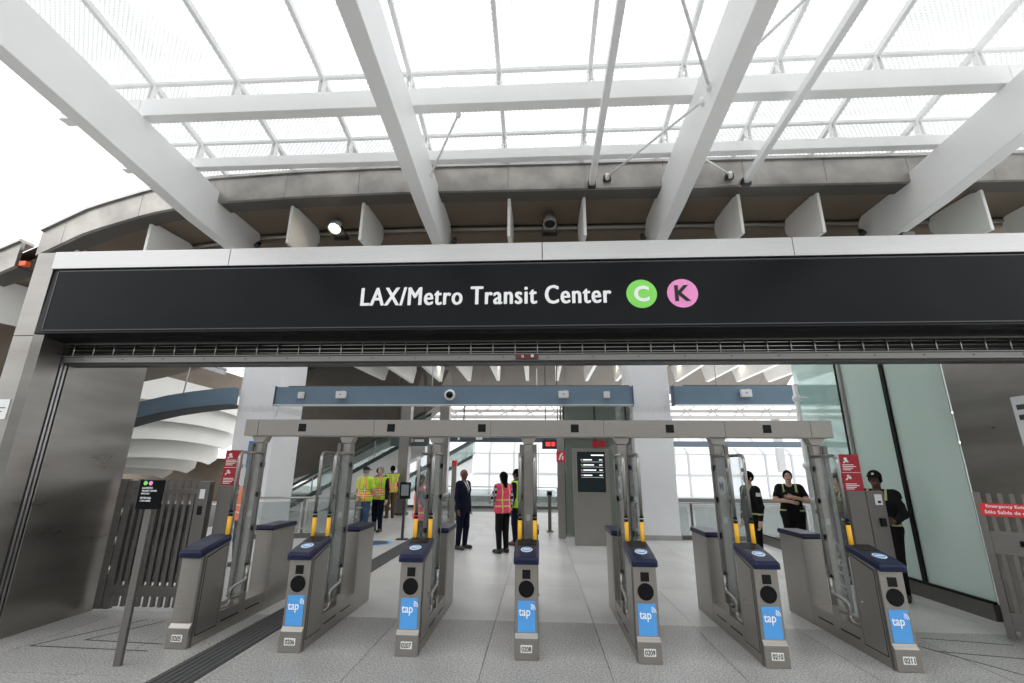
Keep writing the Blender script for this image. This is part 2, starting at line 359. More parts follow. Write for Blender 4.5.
# ================================================================== CANOPY
can = thing('canopy', 'white steel entrance canopy with patterned glass roof above the sign', 'canopy', (0, 5, 0))
def cpart(name, mb, m, bev=0): 
    mb.v = [(x, y-5, z) for x, y, z in mb.v]; return mb.build(name, m, can, bev)
def gz(y): return 7.02-.18*(y-5)
for i, x in enumerate(BX):
    w = .2
    bot = lambda y: 5.55+max(0, 6.23-y)*.103
    poly = [(7.42, 5.50), (6.23, 5.55)]+[(y, bot(y)) for y in (3, 0, -4)]+[(-4, bot(-4)+.62)]+[(y, 6.27+(6.5-y)*.073) for y in (0, 3, 6.5)]+[(7.6, 6.2), (7.74, 6.08), (7.74, 5.92)]
    o = cpart('main_beam', MB().prism(poly, x-w/2, x+w/2, 'x'), WHITE, .012)
for x, z0 in ((.87, 6.20), (3.27, 6.17)):
    cpart('light_rafter', MB().obox((x, 6.46, z0), (x, -3.5, z0+.73), .085, .11), WHITE, .006)
    cpart('rafter_bracket', MB().box(x-.06, x-.05, 6.42, 6.5, z0-.07, z0+.04).box(x+.05, x+.06, 6.42, 6.5, z0-.07, z0+.04).box(x-.06, x+.06, 6.42, 6.5, z0-.08, z0-.07), DARKM)
PU = ((5.0, 6.40, .28, .16), (6.0, 6.33, .17, .12), (2.9, 6.56, .3, .16), (.8, 6.71, .3, .16))
for y, z0, h, d in PU:
    for a, b in zip([-6.6]+BX, BX+[10.5]):
        cpart('purlin', MB().box(a+.003, b-.003, y-d/2, y+d/2, z0, z0+h), WHITE, .008)
CX = [-5.39+1.222*k for k in range(-1, 14)]
clip_m = {}
for y, zt in ((5.0, 6.68), (6.0, 6.50), (2.9, 6.86)):
    for x in CX:
        h = gz(y)-zt-.03
        if y not in clip_m:
            m = MB().box(-.10, .10, -.05, .05, 0, .012)
            for s in (-1, 1): m.prism([(-.05, 0), (.05, 0), (.03, h), (-.03, h)], s*.028-.006, s*.028+.006, 'x')
            m.tube([(-.05, 0, h*.35), (.05, 0, h*.35)], .012, 6); m.tube([(-.05, 0, h*.75), (.05, 0, h*.75)], .012, 6)
            clip_m[y] = m.mesh('glazing_clip', WHITE)
        link('glazing_clip', clip_m[y], can, (x, y-5, zt))
for x in CX:
    cpart('glazing_bar', MB().obox((x, 6.75, gz(6.75)-.04), (x, -4, gz(-4)-.04), .055, .08), WHITE)
for y in (5.0, 6.0, 2.9, .8, -1.4):
    cpart('cross_bar', MB().obox((CX[0], y, gz(y)-.03), (CX[-1], y, gz(y)-.03), .05, .045), WHITE)
FR = frit_glass(); gy = [-4, -1.4, .8, 2.9, 5.0, 6.0, 6.85]
for a, b in zip(CX, CX[1:]):
    for c, d in zip(gy, gy[1:]):
        cpart('glass_pane', MB().add([(x, y, gz(y)+dz) for dz in (0, .02) for x, y in ((a+.015, c+.015), (b-.015, c+.015), (b-.015, d-.015), (a+.015, d-.015))],
              [(3, 2, 1, 0), (4, 5, 6, 7), (0, 1, 5, 4), (1, 2, 6, 5), (2, 3, 7, 6), (3, 0, 4, 7)]), FR)
def rod(a, b):
    cpart('tie_rod', MB().tube([a, b], .017, 8), WHITE)
    m = MB()
    for p in (a, b): m.lathe([(.03, -.05), (.035, 0), (.03, .05)], p, 10)
    cpart('rod_socket', m, WHITE)
rod((1.12, 6.44, 6.3), (1.97, 4.62, 6.02)); rod((3.03, 6.44, 6.27), (2.19, 5.55, 6.0))
rod((1.97, 4.4, 6.02), (.87, 2.6, 6.42)); rod((2.19, 4.2, 6.1), (3.27, 2.6, 6.40)); rod((-1.6, 5.95, 6.1), (-1.05, 5.1, 6.4))
for p in ((1.12, 6.47, 6.3), (3.03, 6.47, 6.27)): cpart('rod_plate', MB().box(p[0]-.06, p[0]+.06, 6.44, 6.5, p[2]-.04, p[2]+.03), DARKM)

# ================================================================== PORTAL
YF = 4.8
def jamb(sign, name, yr):
    X = PX1 if sign > 0 else PX0
    root = MB()
    def bx(a, b, *r): root_ = (min(sign*a, sign*b), max(sign*a, sign*b)); return (*root_, *r)
    core = MB().box(*bx(5.79, 6.09, YF+.03, yr-.02, 0, 4.2)).build(name, STEELD); tag(core, kind='structure')
    # front cladding strip in two lengths, reveal panels, rolling-shutter channel
    for z0, z1 in ((0, 3.24), (3.246, 4.3)): MB().box(*bx(5.86, 6.11, YF, YF+.03, z0, z1)).build('cladding_panel', PANEL, core, .004)
    MB().add([(sign*5.86, YF, 0), (sign*5.76, YF+.03, 0), (sign*5.76, YF+.28, 0), (sign*5.86, YF+.28, 0)]+[(sign*5.86, YF, 3.26), (sign*5.76, YF+.03, 3.26), (sign*5.76, YF+.28, 3.26), (sign*5.86, YF+.28, 3.26)],
             [(0, 1, 2, 3)[::-sign], (4, 5, 6, 7)[::sign], (0, 1, 5, 4)[::sign], (1, 2, 6, 5)[::sign], (2, 3, 7, 6)[::sign], (3, 0, 4, 7)[::sign]]).build('reveal_panel', PANEL, core)
    MB().box(*bx(5.785, 5.80, YF+.28, YF+.40, 0, 3.1)).build('channel_back', BLACK, core)
    MB().box(*bx(5.755, 5.79, YF+.30, YF+.325, 0, 3.1)).box(*bx(5.755, 5.79, YF+.345, YF+.37, 0, 3.1)).build('channel_lip', STEELH, core)
    MB().box(*bx(5.75, 5.80, YF+.39, yr, 0, 3.6)).build('wall_panel', PANEL, core, .004)
    MB().box(*bx(5.79, 6.09, yr, yr+.02, 0, 4.2)).build('end_cladding', STEEL, core)
    return core
jl = jamb(-1, 'wall_left', 6.30); jr = jamb(1, 'wall_right', 6.76)
# lintel: steel trim above the sign, shutter grille and track below
tr = MB().box(-6.08, 6.08, YF+.35, YF+.55, 3.02, 4.28).build('trim_1', STEELD); tag(tr, kind='structure')
for a, b in ((-5.865, -3.65), (-3.645, .05), (.055, 2.82), (2.825, 5.86)):
    MB().box(a, b, YF-.02, YF+.35, 4.075, 4.30).build('trim_panel', STEELH, tr, .006)
MB().box(-5.76, 5.76, YF+.30, YF+.36, 2.985, 3.06).box(-5.76, 5.76, YF+.28, YF+.37, 3.055, 3.07).build('shutter_track', mat('track_grey', (.20, .20, .19), .4, .7), tr, .004)
MB().box(-5.76, 5.76, YF+.33, YF+.5, 2.965, 2.99).build('track_lip', DARKM, tr)
MB().box(-5.76, 5.76, YF+.27, YF+.29, 3.20, 3.27).build('grille_header', STEELD, tr)
MB().box(-5.76, 5.76, YF+.345, YF+.35, 3.06, 3.24).build('grille_back', BLACK, tr)
for z in (3.09, 3.135, 3.18): MB().tube([(-5.76, YF+.29, z), (5.76, YF+.29, z)], .006, 6).build('grille_bar', TUBE, tr)
gv = MB().tube([(0, YF+.283, 3.065), (0, YF+.283, 3.21)], .007, 6).mesh('grille_link', TUBE)
x = -5.62
while x < 5.7: link('grille_link', gv, tr, (x, 0, 0)); x += .255
bolt = MB().lathe([(.008, 0), (.008, .005)], (0, 0, 0), 8, 0, RX).mesh('bolt', DARKM)
x = -5.5
while x < 5.6: link('bolt', bolt, tr, (x, YF+.30, 3.025)); x += .51
t = thing('track_sensor', 'small dark red sensor plate on the shutter track', 'sensor', (-.13, YF+.29, 3.0))
MB().box(-.13, .13, -.012, .006, .0, .055).build('plate', mat('dark_red', (.12, .01, .015), .4), t)
text('letter', 'G', None, .03, (-.05, -.0125, .028), WPRINT, t)
MB().lathe([(.016, 0), (.02, .02), (.008, .03)], (.06, -.012, .028), 12, 0, RX).build('knob', PLWHITE, t)

# station sign
sg = thing('station_sign', 'long black overhead sign reading LAX/Metro Transit Center with green and pink circles', 'sign', (0, YF, 3.27))
MB().prism([(0, 0), (.02, .795), (.35, .795), (.35, -.06), (.08, -.03)], -5.86, 5.86, 'x').build('sign_box', mat('sign_case', (.008, .008, .009), .35, spec=.2), sg, .004)
MB().box(-5.75, 5.75, -.012, .02, .035, .77).build('sign_face', BLACKS, sg)
MB().box(-5.76, 5.76, -.016, -.002, .765, .78).box(-5.76, 5.76, -.016, -.002, .025, .038).box(-5.765, -5.75, -.016, -.002, .025, .78).build('face_edge', mat('edge_dark', (.05, .05, .055), .3, .5), sg)
ty = -.013
lt = text('lettering', 'LAX/Metro Transit Center', 2.80, .215, (-.60, ty, .392), WPRINT, sg, bold=.0, space=1.12)
me = lt.data; V0 = [v.co.copy() for v in me.vertices]; F0 = [tuple(p.vertices) for p in me.polygons]; mb = MB()   # heavier strokes
for q, (dx, dy) in enumerate(((-.008, 0), (.003, .003), (-.003, -.003), (.008, 0))): mb.add([(v.x+dx, v.y+dy, v.z+q*.0006) for v in V0], F0)
lt.data = mb.mesh('lettering', WPRINT)
for nm, x, m, ch, cm in (('green_circle', 1.135, GREEN, 'C', WPRINT), ('pink_circle', 1.575, PINK, 'K', INK)):
    o = MB().prism(disc_poly(x, .385, .165, 40), ty-.004, ty+.001, 'y').build(nm, m, sg)
    text('letter', ch, None, .185, (x, ty-.005, .385), cm, o, bold=.03)

# notices on the jambs
t = thing('notice_plate', 'white notice plate on the steel jamb beside the sign corner', 'notice', (-5.99, YF, 2.28)); MB().box(-.09, .09, -.008, 0, 0, .22).build('plate', PLWHITE, t); MB().box(-.06, .06, -.010, -.008, .12, .13).box(-.06, .03, -.010, -.008, .08, .09).build('print', INK, t)
t = thing('notice_board', 'pale grey notice board on the right steel wall panel above the exit gate', 'notice', (5.748, 5.62, 2.10)); MB().box(-.012, 0, -.3, .3, 0, .58).build('board', mat('notice_grey', (.62, .63, .64), .4), t, .004)
pm = MB()
for z in (.42, .30): pm.box(-.014, -.012, .1, .25, z, z+.06)
pm.build('print', DARKM, t)

# ================================================================== RIGHT GLASS WALL
gw = MB().box(5.68, 5.86, 6.78, 13.3, 0, .19).build('window_1', STEELD); tag(gw, kind='structure')
MB().box(5.70, 5.74, 6.78, 13.3, .19, .22).build('sill', BLACK, gw)
for a, b in ((6.8, 7.86), (7.93, 8.93)):
    MB().box(5.755, 5.77, a, b, .2, 5.2).build('glass_pane', MINT, gw)
MB().box(5.72, 5.80, 7.86, 7.93, .19, 5.2).build('mullion', BLACK, gw)
MB().box(5.70, 5.82, 8.93, 8.99, .19, 5.2).build('corner_post', TUBE, gw, .004); MB().box(5.70, 5.82, 9.01, 9.05, .19, 5.2).build('mullion', BLACK, gw)
MB().box(5.755, 5.77, 9.06, 10.6, .2, 5.2).build('glass_pane', glass('mint_clear', (.6, .78, .72), .62, .04, .6), gw)
MB().box(5.68, 5.86, 6.78, 13.3, 5.2, 5.4).build('head_rail', STEELD, gw)
rw = MB().box(8.6, 8.8, 5.2, 13.3, 0, 5.2).build('wall_lobby', mat('lobby_white', (.85, .88, .87), .6, 0, (.5, .5, .5), .08)); tag(rw, kind='structure')
for z in (2.95, 2.35):
    o = thing('lobby_light', 'thin white strip light seen through the mint glass wall', 'light', (8.55, 7.2, z), 0, 'strip lights behind the mint glass')
    MB().box(-.04, .05, 0, 4.2, 0, .05).build('housing', PLWHITE, o); MB().box(-.045, -.04, .05, 4.15, .01, .04).build('diffuser', mat('strip_glow', (1, 1, 1), .5, emit=(1, .98, .95), estr=2.5), o)
# glass handrail brackets seen past the glass edge
t = thing('glass_fixing_column', 'white spider-clamp column beside the mint glass edge', 'column', (5.55, 10.2, 0))
MB().tube([(0, 0, 0), (0, 0, 3.6)], .05, 12).build('pole', WHITE, t)
for z in (1.2, 1.9, 2.6, 3.3): MB().lathe([(.07, -.06), (.09, 0), (.07, .06)], (0, 0, z), 12).tube([(0, 0, z), (.2, -.1, z)], .025, 8).build('clamp', WHITE, t)

# ================================================================== FARE GATES
GX = [-.14+1.19*(i-3) for i in range(7)]
GM = {}
def gp(key, fn, name, mats, parent, bev=0):
    if key not in GM: GM[key] = fn().mesh(name, mats)
    o = link(name, GM[key], parent)
    if bev:
        b = o.modifiers.new('bevel', 'BEVEL'); b.width = bev; b.segments = 2; b.limit_method = 'ANGLE'
    return o
Y0 = 5.12
def y_(*pts): return [(y-Y0, z) for y, z in pts]
def body_front(): return MB().prism(y_((5.12, 0), (5.12, .19), (5.15, .225), (5.15, .87), (5.55, .98), (5.57, .94), (5.57, 0)), -.115, .115, 'x')
def body_rear(): return MB().prism(y_((6.46, 0), (6.46, .97), (7.05, .97), (7.05, 0)), -.115, .115, 'x')
def plinth(): return MB().box(-.112, .112, .45, 1.34, 0, .225)
def lid_front():
    m = MB(); sec = [(-.03, .845), (.10, .875), (.30, .925), (.435, .962)]
    def ring(y, zb, w, c, h): return [(-w, y, zb), (w, y, zb), (w, y, zb+h-c), (w-c, y, zb+h), (-w+c, y, zb+h), (-w, y, zb+h-c)]
    R = [ring(-.035, .86, .105, .015, .045), ring(-.02, .855, .128, .02, .075), ring(.10, .89, .132, .02, .075), ring(.44, .965, .132, .02, .075), ring(.452, .968, .126, .02, .066)]
    vs = [p for r in R for p in r]; fs = [tuple(range(6))[::-1][::-1], tuple(range(24, 30))[::-1]]
    for i in range(4):
        for k in range(6): fs.append((i*6+k, i*6+(k+1) % 6, (i+1)*6+(k+1) % 6, (i+1)*6+k)[::-1])
    return m.add(vs, fs)
def lid_rear(): return MB().prism([(1.32, .97), (1.31, .99), (1.33, 1.03), (1.92, 1.03), (1.95, 1.0), (1.94, .97)], -.13, .13, 'x')
def lid_slot():   # dark recess plate following the sloped lid
    f = lambda y: .965+.075+(y-.44)*.2206
    return MB().add([(x, y, f(y)+dz) for dz in (-.004, .003) for x, y in ((-.1, .26), (.1, .26), (.1, .42), (-.1, .42))], [(3, 2, 1, 0), (4, 5, 6, 7), (0, 1, 5, 4), (1, 2, 6, 5), (2, 3, 7, 6), (3, 0, 4, 7)])
def sticker(r, dz):
    f = lambda y: .965+.075+(y-.44)*.2206
    pts = [(r*math.cos(a), .14+1.0*r*math.sin(a)) for a in [2*math.pi*k/24 for k in range(24)]]
    return MB().add([(x, y, f(y)+dz) for x, y in pts]+[(x, y, f(y)-.004) for x, y in pts], [tuple(range(24))]+[(k, (k+1) % 24, 24+(k+1) % 24, 24+k)[::-1] for k in range(24)])
def door_front(s): return MB().prism(y_((5.22, .10), (5.22, .84), (5.54, .93), (5.54, .10)), s*.1155, s*.119, 'x')
def door_gap(s): return MB().prism(y_((5.212, .09), (5.212, .852), (5.548, .945), (5.548, .09)), s*.115, s*.1165, 'x')
def door_rear(s): return MB().prism(y_((6.50, .26), (6.50, .93), (7.0, .93), (7.0, .26)), s*.115, s*.118, 'x')
def edge_strip(s): return MB().prism(y_((5.16, .0), (5.16, .86), (5.19, .87), (5.19, .0)), s*.115, s*.1175, 'x')
def lock(s): return MB().lathe([(.011, 0), (.011, .012), (.006, .016)], (s*.118, .34, .50), 10, 0, Matrix.Rotation(s*math.pi/2, 3, 'Y'))
def slots(s): return MB().box(*sorted((s*.112, s*.114)), .50, .82, .11, .125).box(*sorted((s*.112, s*.114)), .95, 1.24, .11, .125)
def pane(s): return MB().box(s*.085-.005, s*.085+.005, .47, .93, .30, 1.94)
def arc(c, r, a0, a1, n=5): return [(c[0]+r*math.cos(a0+(a1-a0)*i/n), c[1]+r*math.sin(a0+(a1-a0)*i/n)) for i in range(n+1)]
def leaf_tube(s):
    p = [(.93, 1.965)]+arc((.50, 1.885), .08, math.pi/2, math.pi)+[(.42, 1.29)]
    q = [(.89, .62)]+arc((.85, .50), .05, .0, -math.pi/2)[:4]+[(.72, .44)]+arc((.66, .38), .05, math.pi/2, math.pi)+arc((.57, .31), .06, 0, -math.pi/2)+arc((.50, .29), .04, -math.pi/2, -math.pi)+[(.46, .90)]
    return MB().tube([(s*.085, y, z) for y, z in p], .019, 8), MB().tube([(s*.098, y, z) for y, z in q], .017, 8)
def sleeve(s): return MB().tube([(s*.085, .42, .99), (s*.085, .42, 1.235)], .023, 10)
def sleeve_rings(s): return MB().tube([(s*.085, .42, 1.235), (s*.085, .42, 1.26)], .0235, 10).tube([(s*.085, .42, 1.275), (s*.085, .42, 1.295)], .0235, 10)
def clamps(s):
    m = MB()
    for z in (.62, 1.05, 1.45, 1.82): m.box(s*.085-.02, s*.085+.02, .885, .95, z-.03, z+.03)
    for z in (1.5, 1.8): m.box(s*.085-.014, s*.085+.014, .43, .49, z-.02, z+.02)
    return m
def door_shoe(s): return MB().box(s*.085-.03, s*.085+.03, .80, .92, .225, .33).box(s*.085-.012, s*.085+.012, .47, .95, .28, .31)
def face_recess(): return MB().prism([(-.115, .0), (.115, .0), (.115, .18), (-.115, .18)], -.003, 0, 'y')
TAPW = None
def waves():
    m = MB()
    for k, r in enumerate((.014, .030, .046)):
        a = [(.022+r*math.cos(t), r*math.sin(t)) for t in np.linspace(-.1, 1.5, 7)]
        m.tube([(x, 0, z) for x, z in a], .004, 6)
    return m
def make_gate(i, x):
    num = '%04d' % (205+i)
    t = thing('fare_gate', 'stainless steel fare gate %s, numbered %s' % (['with a plain front and no tap panel', 'with a tap panel beside the dark guidance strip', 'with a tap panel before the men in yellow vests', 'with tap panel before the pink-vested woman', 'with a tap panel before the white column', 'with a tap panel before the woman officer', 'with a tap panel beside the officer in a cap'][i], num), 'fare gate', (x, Y0, 0), 0, 'row of fare gates')
    b = gp('bf', body_front, 'front_cabinet', STEEL, t, .006)
    for s in (-1, 1):
        gp('df%d' % s, lambda: door_front(s), 'door_panel', STEEL, b, .002); gp('dg%d' % s, lambda: door_gap(s), 'door_gap', BLACK, b); gp('es%d' % s, lambda: edge_strip(s), 'edge_strip', STEELD, b); gp('lk%d' % s, lambda: lock(s), 'lock', TUBE, b)
    r = gp('br', body_rear, 'rear_cabinet', STEEL, t, .006)
    for s in (-1, 1): gp('dr%d' % s, lambda: door_rear(s), 'door_panel', STEEL, r, .002)
    p = gp('pl', plinth, 'base', STEEL, t, .004)
    for s in (-1, 1): gp('sl%d' % s, lambda: slots(s), 'vent_slot', BLACK, p)
    l = gp('lf', lid_front, 'lid', NAVY, t, .006); gp('lr', lid_rear, 'rear_lid', NAVY, t, .006)
    if i:
        gp('ls', lid_slot, 'slot_recess', BLACK, l); gp('st1', lambda: sticker(.062, .0015), 'tap_sticker', WPRINT, l); gp('st2', lambda: sticker(.052, .003), 'sticker_print', STICK, l)
        gp('st3', lambda: MB().add([(x*.035, .14+y*.012, .965+.075+(.14+y*.012-.44)*.2206+.005) for x, y in ((-1, -1), (1, -1), (1, 1), (-1, 1))], [(0, 1, 2, 3)]), 'sticker_print', WPRINT, l)
        o = gp('sq', lambda: MB().box(-.042, .042, .024, .031, .715, .80), 'scanner_window', BLACK, b)
        gp('ci', lambda: MB().prism(disc_poly(0, .622, .079, 32), .022, .031, 'y'), 'card_target', mat('target_black', (.006, .006, .007), .55, spec=.15), b)
        tp = gp('tp', lambda: MB().box(-.088, .088, .024, .031, .235, .515), 'tap_panel', TAPB, b)
        text('lettering', 'tap', .115, .088, (-.018, .0235, .40), WPRINT, tp, depth=.002, bold=.008)
        if 'wv' not in GM: GM['wv'] = waves().mesh('wave_mark', WPRINT)
        link('wave_mark', GM['wv'], tp, (.020, .024, .438))
    else:
        gp('cov', lambda: MB().box(-.105, .105, .022, .031, .24, .845), 'cover_plate', STEEL, b, .003)
    pl = gp('np', lambda: MB().box(-.056, .056, -.004, .0, .068, .132), 'number_plate', LBL, b)
    text('number', num, .095, .044, (0, -.0045, .10), INK, pl, depth=.002)
    for s in (-1, 1):
        if (i == 0 and s < 0) or (i == 6 and s > 0): continue
        g = gp('gl%d' % s, lambda: pane(s), 'glass_leaf', LEAF, t)
        gp('gt%d' % s, lambda: leaf_tube(s)[0], 'leaf_frame', TUBE, t); gp('gu%d' % s, lambda: leaf_tube(s)[1], 'guard_loop', TUBE, t)
        sl = gp('sv%d' % s, lambda: sleeve(s), 'yellow_sleeve', YEL, t); gp('sr%d' % s, lambda: sleeve_rings(s), 'black_ring', BLACK, sl)
        gp('cl%d' % s, lambda: clamps(s), 'glass_clamp', TUBE, g); gp('sh%d' % s, lambda: door_shoe(s), 'door_shoe', STEEL, t)
        if i in (4, 5) and s < 0:
            xx = s*.085+(.0055 if i > 3 else -.0055); rz = -math.pi/2 if i < 3 else math.pi/2
            d = MB().prism([(.70+.105*math.cos(a), 1.62+.105*math.sin(a)) for a in [2*math.pi*k/28 for k in range(28)]], s*.085-.0075, s*.085+.0075, 'x').build('round_logo', glass('frost_white', (.72, .74, .74), .25, .2, .2), g)
            for q in (-1, 1): text('letter', 'M', .12, .10, (s*.085+q*.0085, .70, 1.62), mat('logo_grey', (.16, .17, .18), .5), d, (math.pi/2, 0, q*math.pi/2), .001, .02)
    if i == 6:
        text('lettering', 'METRO', .62, .11, (-.085+.006, .70, .72), glass('frost_letter', (.7, .72, .72), .45, .2, .2), g, (0, -math.pi/2, -math.pi), .001, .0)
    D = 6.08-Y0
    o = gp('po', lambda: MB().box(-.062, .062, D-.03, D+.05, .225, 2.10), 'post', STEEL, t, .004)
    for s in (-1, 1): gp('hc%d' % s, lambda: MB().box(s*.085-.024, s*.085+.024, D-.075, D-.03, .26, 2.095), 'hinge_channel', STEELD, o, .003)
    gp('lp', lambda: MB().box(-.022, .022, D-.034, D-.03, 1.18, 1.25), 'label_plate', mat('label_grey', (.5, .5, .5), .5), o)
    return t
for i, x in enumerate(GX): make_gate(i, x)

# gantry above the gates
ga = thing('gate_gantry', 'brushed steel overhead gantry beam spanning all the fare gates', 'gantry', (0, 6.08, 0))
cuts = [-3.90, -3.72, -2.15, -.62, .82, 2.32, 3.36, 3.62]
for a, b in zip(cuts, cuts[1:]): MB().box(a+.002, b-.002, -.11, .11, 2.19, 2.40).build('beam_casing', STEEL, ga, .004)
for x in GX: MB().prism([(x-.10, 2.19), (x+.10, 2.19), (x+.062, 2.105), (x-.062, 2.105)], -.06, .07, 'y').build('post_head', STEEL, ga)
for a, b in zip(GX, GX[1:]): MB().box((a+b)/2-.05, (a+b)/2+.05, -.114, -.108, 2.245, 2.345).build('sensor_window', BLACK, ga)

# ================================================================== LEFT SWING GATE, EXIT GATE, POSTS
sw = thing('swing_gate', 'grey steel slatted swing gate closed beside the left jamb', 'gate', (-5.64, 6.2, 0))
GREYM = mat('grey_gate_metal', (.17, .16, .15), .45, .7, (3, 3, 20), .1)
MB().box(0, .10, -.04, .04, .05, 1.62).build('hinge_stile', GREYM, sw, .004)
MB().box(.11, .20, -.035, .035, .05, 1.60).build('inner_stile', GREYM, sw, .004)
o = MB().box(1.10, 1.27, -.05, .05, 0, 1.60).build('lock_stile', STEELD, sw, .004)
MB().box(1.15, 1.22, -.055, -.05, 1.38, 1.50).build('card_reader', PLWHITE, o); MB().box(1.155, 1.215, -.057, -.05, 1.18, 1.29).build('lock_box', BLACK, o)
for z0, z1 in ((1.44, 1.50), (.20, .32)): MB().box(.15, 1.12, -.03, .03, z0, z1).build('rail', GREYM, sw, .004)
sl = MB().box(-.022, .022, -.02, .02, .08, 1.62).mesh('slat', GREYM)
for k in range(9): link('slat', sl, sw, (.26+k*.098, 0, 0))
for z in (.45, .8, 1.15): MB().tube([(.105, -.03, z), (.105, -.03, z+.1)], .014, 8).build('hinge', TUBE, sw)
MB().box(.2, 1.1, .045, .05, .35, 1.3).build('mesh_screen', glass('perforated_screen', (.10, .10, .10), .45, .4, .2), sw)
def gate_post(x, y, label, sx, card):
    t = thing('gate_post', label, 'post', (x, y, 0))
    MB().box(-.11, .11, -.05, .05, 0, 1.55).build('post_body', STEELD, t, .005)
    if card:
        o = MB().box(-.02, .07, -.06, -.05, 1.38, 1.51).build('reader_plate', PLWHITE, t); MB().box(.01, .05, -.062, -.06, 1.40, 1.43).build('reader_print', INK, o)
        MB().box(.0, .06, -.08, -.05, 1.12, 1.22).build('lock_box', BLACK, t)
    return t
gate_post(-4.20, 6.3, 'steel post under the red sign beside the slatted swing gate', -1, False)
gate_post(4.08, 6.52, 'steel post under the red sign near the officer in a cap', 1, False)
gate_post(4.36, 6.60, 'steel gate post with white card reader beside the officer in a cap', 1, True)
def red_sign(x, y, z, label):
    t = thing('fare_notice_sign', label, 'sign', (x, y, z))
    MB().box(-.12, .12, -.008, .008, 0, .46).build('panel', RED, t)
    MB().box(-.12, .12, -.0095, -.008, .228, .233).build('divider', WPRINT, t)
    m = MB()
    for z0 in (.02, .26):
        for k, w in enumerate((.10, .13, .17, .14)): m.box(-.10, -.10+w, -.0095, -.008, z0+.0+k*.021, z0+.009+k*.021)
    m.build('print', WPRINT, t)
    a = MB().prism(disc_poly(-.05, .40, .022, 14), -.0095, -.008, 'y').obox((-.085, -.009, .355), (-.03, -.009, .38), .002, .016).obox((-.05, -.009, .40), (-.02, -.009, .36), .002, .018); a.build('hand_icon', WPRINT, t)
    MB().obox((-.085, -.009, .135), (-.03, -.009, .19), .002, .014).obox((-.06, -.009, .195), (-.02, -.009, .155), .002, .028).build('gavel_icon', WPRINT, t)
    return t
red_sign(-4.20, 6.3, 1.55, 'red fare notice sign on the post between swing gate and plain-fronted fare gate')
red_sign(4.08, 6.5, 1.55, 'red fare notice sign on the post near the officer in a cap')
ang = math.atan2(-.62, .58)
ex = thing('exit_gate', 'grey slatted exit gate with red bilingual emergency exit sign', 'gate', (5.17, 6.08, 0), ang)
MB().box(0, .07, -.03, .03, .03, 1.57).build('lock_stile', GREYM, ex, .004); MB().box(.76, .82, -.03, .03, .03, 1.57).build('hinge_stile', GREYM, ex, .004)
for z0, z1 in ((.9, 1.15), (.12, .3)): MB().box(.07, .76, -.028, .028, z0, z1).build('rail', GREYM, ex, .003)
sl = MB().box(-.02, .02, -.018, .018, .06, 1.56).mesh('slat', GREYM)
for k in range(7): link('slat', sl, ex, (.13+k*.095, 0, 0))
MB().tube([(.30, -.06, 1.03), (.74, -.06, 1.03)], .022, 8).box(.29, .34, -.06, -.02, 1.0, 1.06).build('push_bar', BLACK, ex)
o = MB().box(.035, .79, -.040, -.032, 1.31, 1.45).build('exit_sign', REDB, ex, .003)
text('lettering', 'Emergency Exit Only', .42, .042, (.30, -.041, 1.415), WPRINT, o, depth=.002)
text('lettering', 'Sólo Salida de emergencia', .54, .048, (.34, -.041, 1.35), WPRINT, o, depth=.002)

sp = thing('sign_post', 'slim steel post with small black station sign in front of fare gate 0205', 'sign post', (-3.93, 4.70, 0))
MB().box(-.035, .035, -.018, .018, 0, 1.40).build('post', STEELD, sp, .003)
o = MB().box(-.13, .13, -.032, -.018, 1.375, 1.655).build('panel', BLACKS, sp, .002)
for x, m, ch in ((-.07, GREEN, 'C'), (-.015, PINK, 'K')):
    MB().prism(disc_poly(x, 1.625, .021, 18), -.034, -.032, 'y').build('line_circle', m, o)
for k, (s, w) in enumerate((('LAX/METRO', .11), ('TRANSIT CENTER', .16), ('STATION', .085), ('METRO RAIL', .115), ('C & K LINES', .11))):
    text('lettering', s, w, .017, (-.095+w/2, -.033, 1.578-.027*k-(.014 if k > 2 else 0)), WPRINT, o, depth=.001)

# white louvred wing beyond the curved beam
lw = thing('louvre_wing', 'wing of stacked white curved louvre blades under a brown shell, left of the wide column', 'louvres', (-17, 21, 0))
TIP = [(-15.5, 4.15), (-15.9, 3.35), (-16.3, 2.61), (-17.0, 1.86), (-18.1, 1.43), (-19.3, 1.17)]
for x, z in TIP:
    up_ = []; lo_ = []
    for q in np.linspace(0, 1, 9):
        y = 15.6+8.4*q; arc_ = .35*(1-(2*q-1)**2); up_.append((y-21, z+.95+arc_)); lo_.append((y-21, z+arc_*.8))
    lo_[-1] = (lo_[-1][0]-.5, lo_[-1][1]); up_.append((3.08, z+.6)); up_.append((3.0, z+.25))
    MB().prism(up_+lo_[::-1], x+17-.05, x+17+.05, 'x').build('louvre_blade', mat('louvre_paint', (.66, .65, .61), .55, 0, (1, 1, 1), .04), lw)
vs = [(x+17, y-21, z+1.2+(0 if y < 22 else -.1)) for x, z in [(-14.6, 4.9)]+TIP+[(-21.5, .6)] for y in (15.4, 24.6)]
MB().add(vs, [(2*i, 2*i+1, 2*i+3, 2*i+2) for i in range(len(TIP)+1)], 0, True).build('shell_skin', BROWN, lw)
MB().box(-6, 1.5, 3.7, 3.9, 0, 2.2).build('end_wall', BROWN, lw)

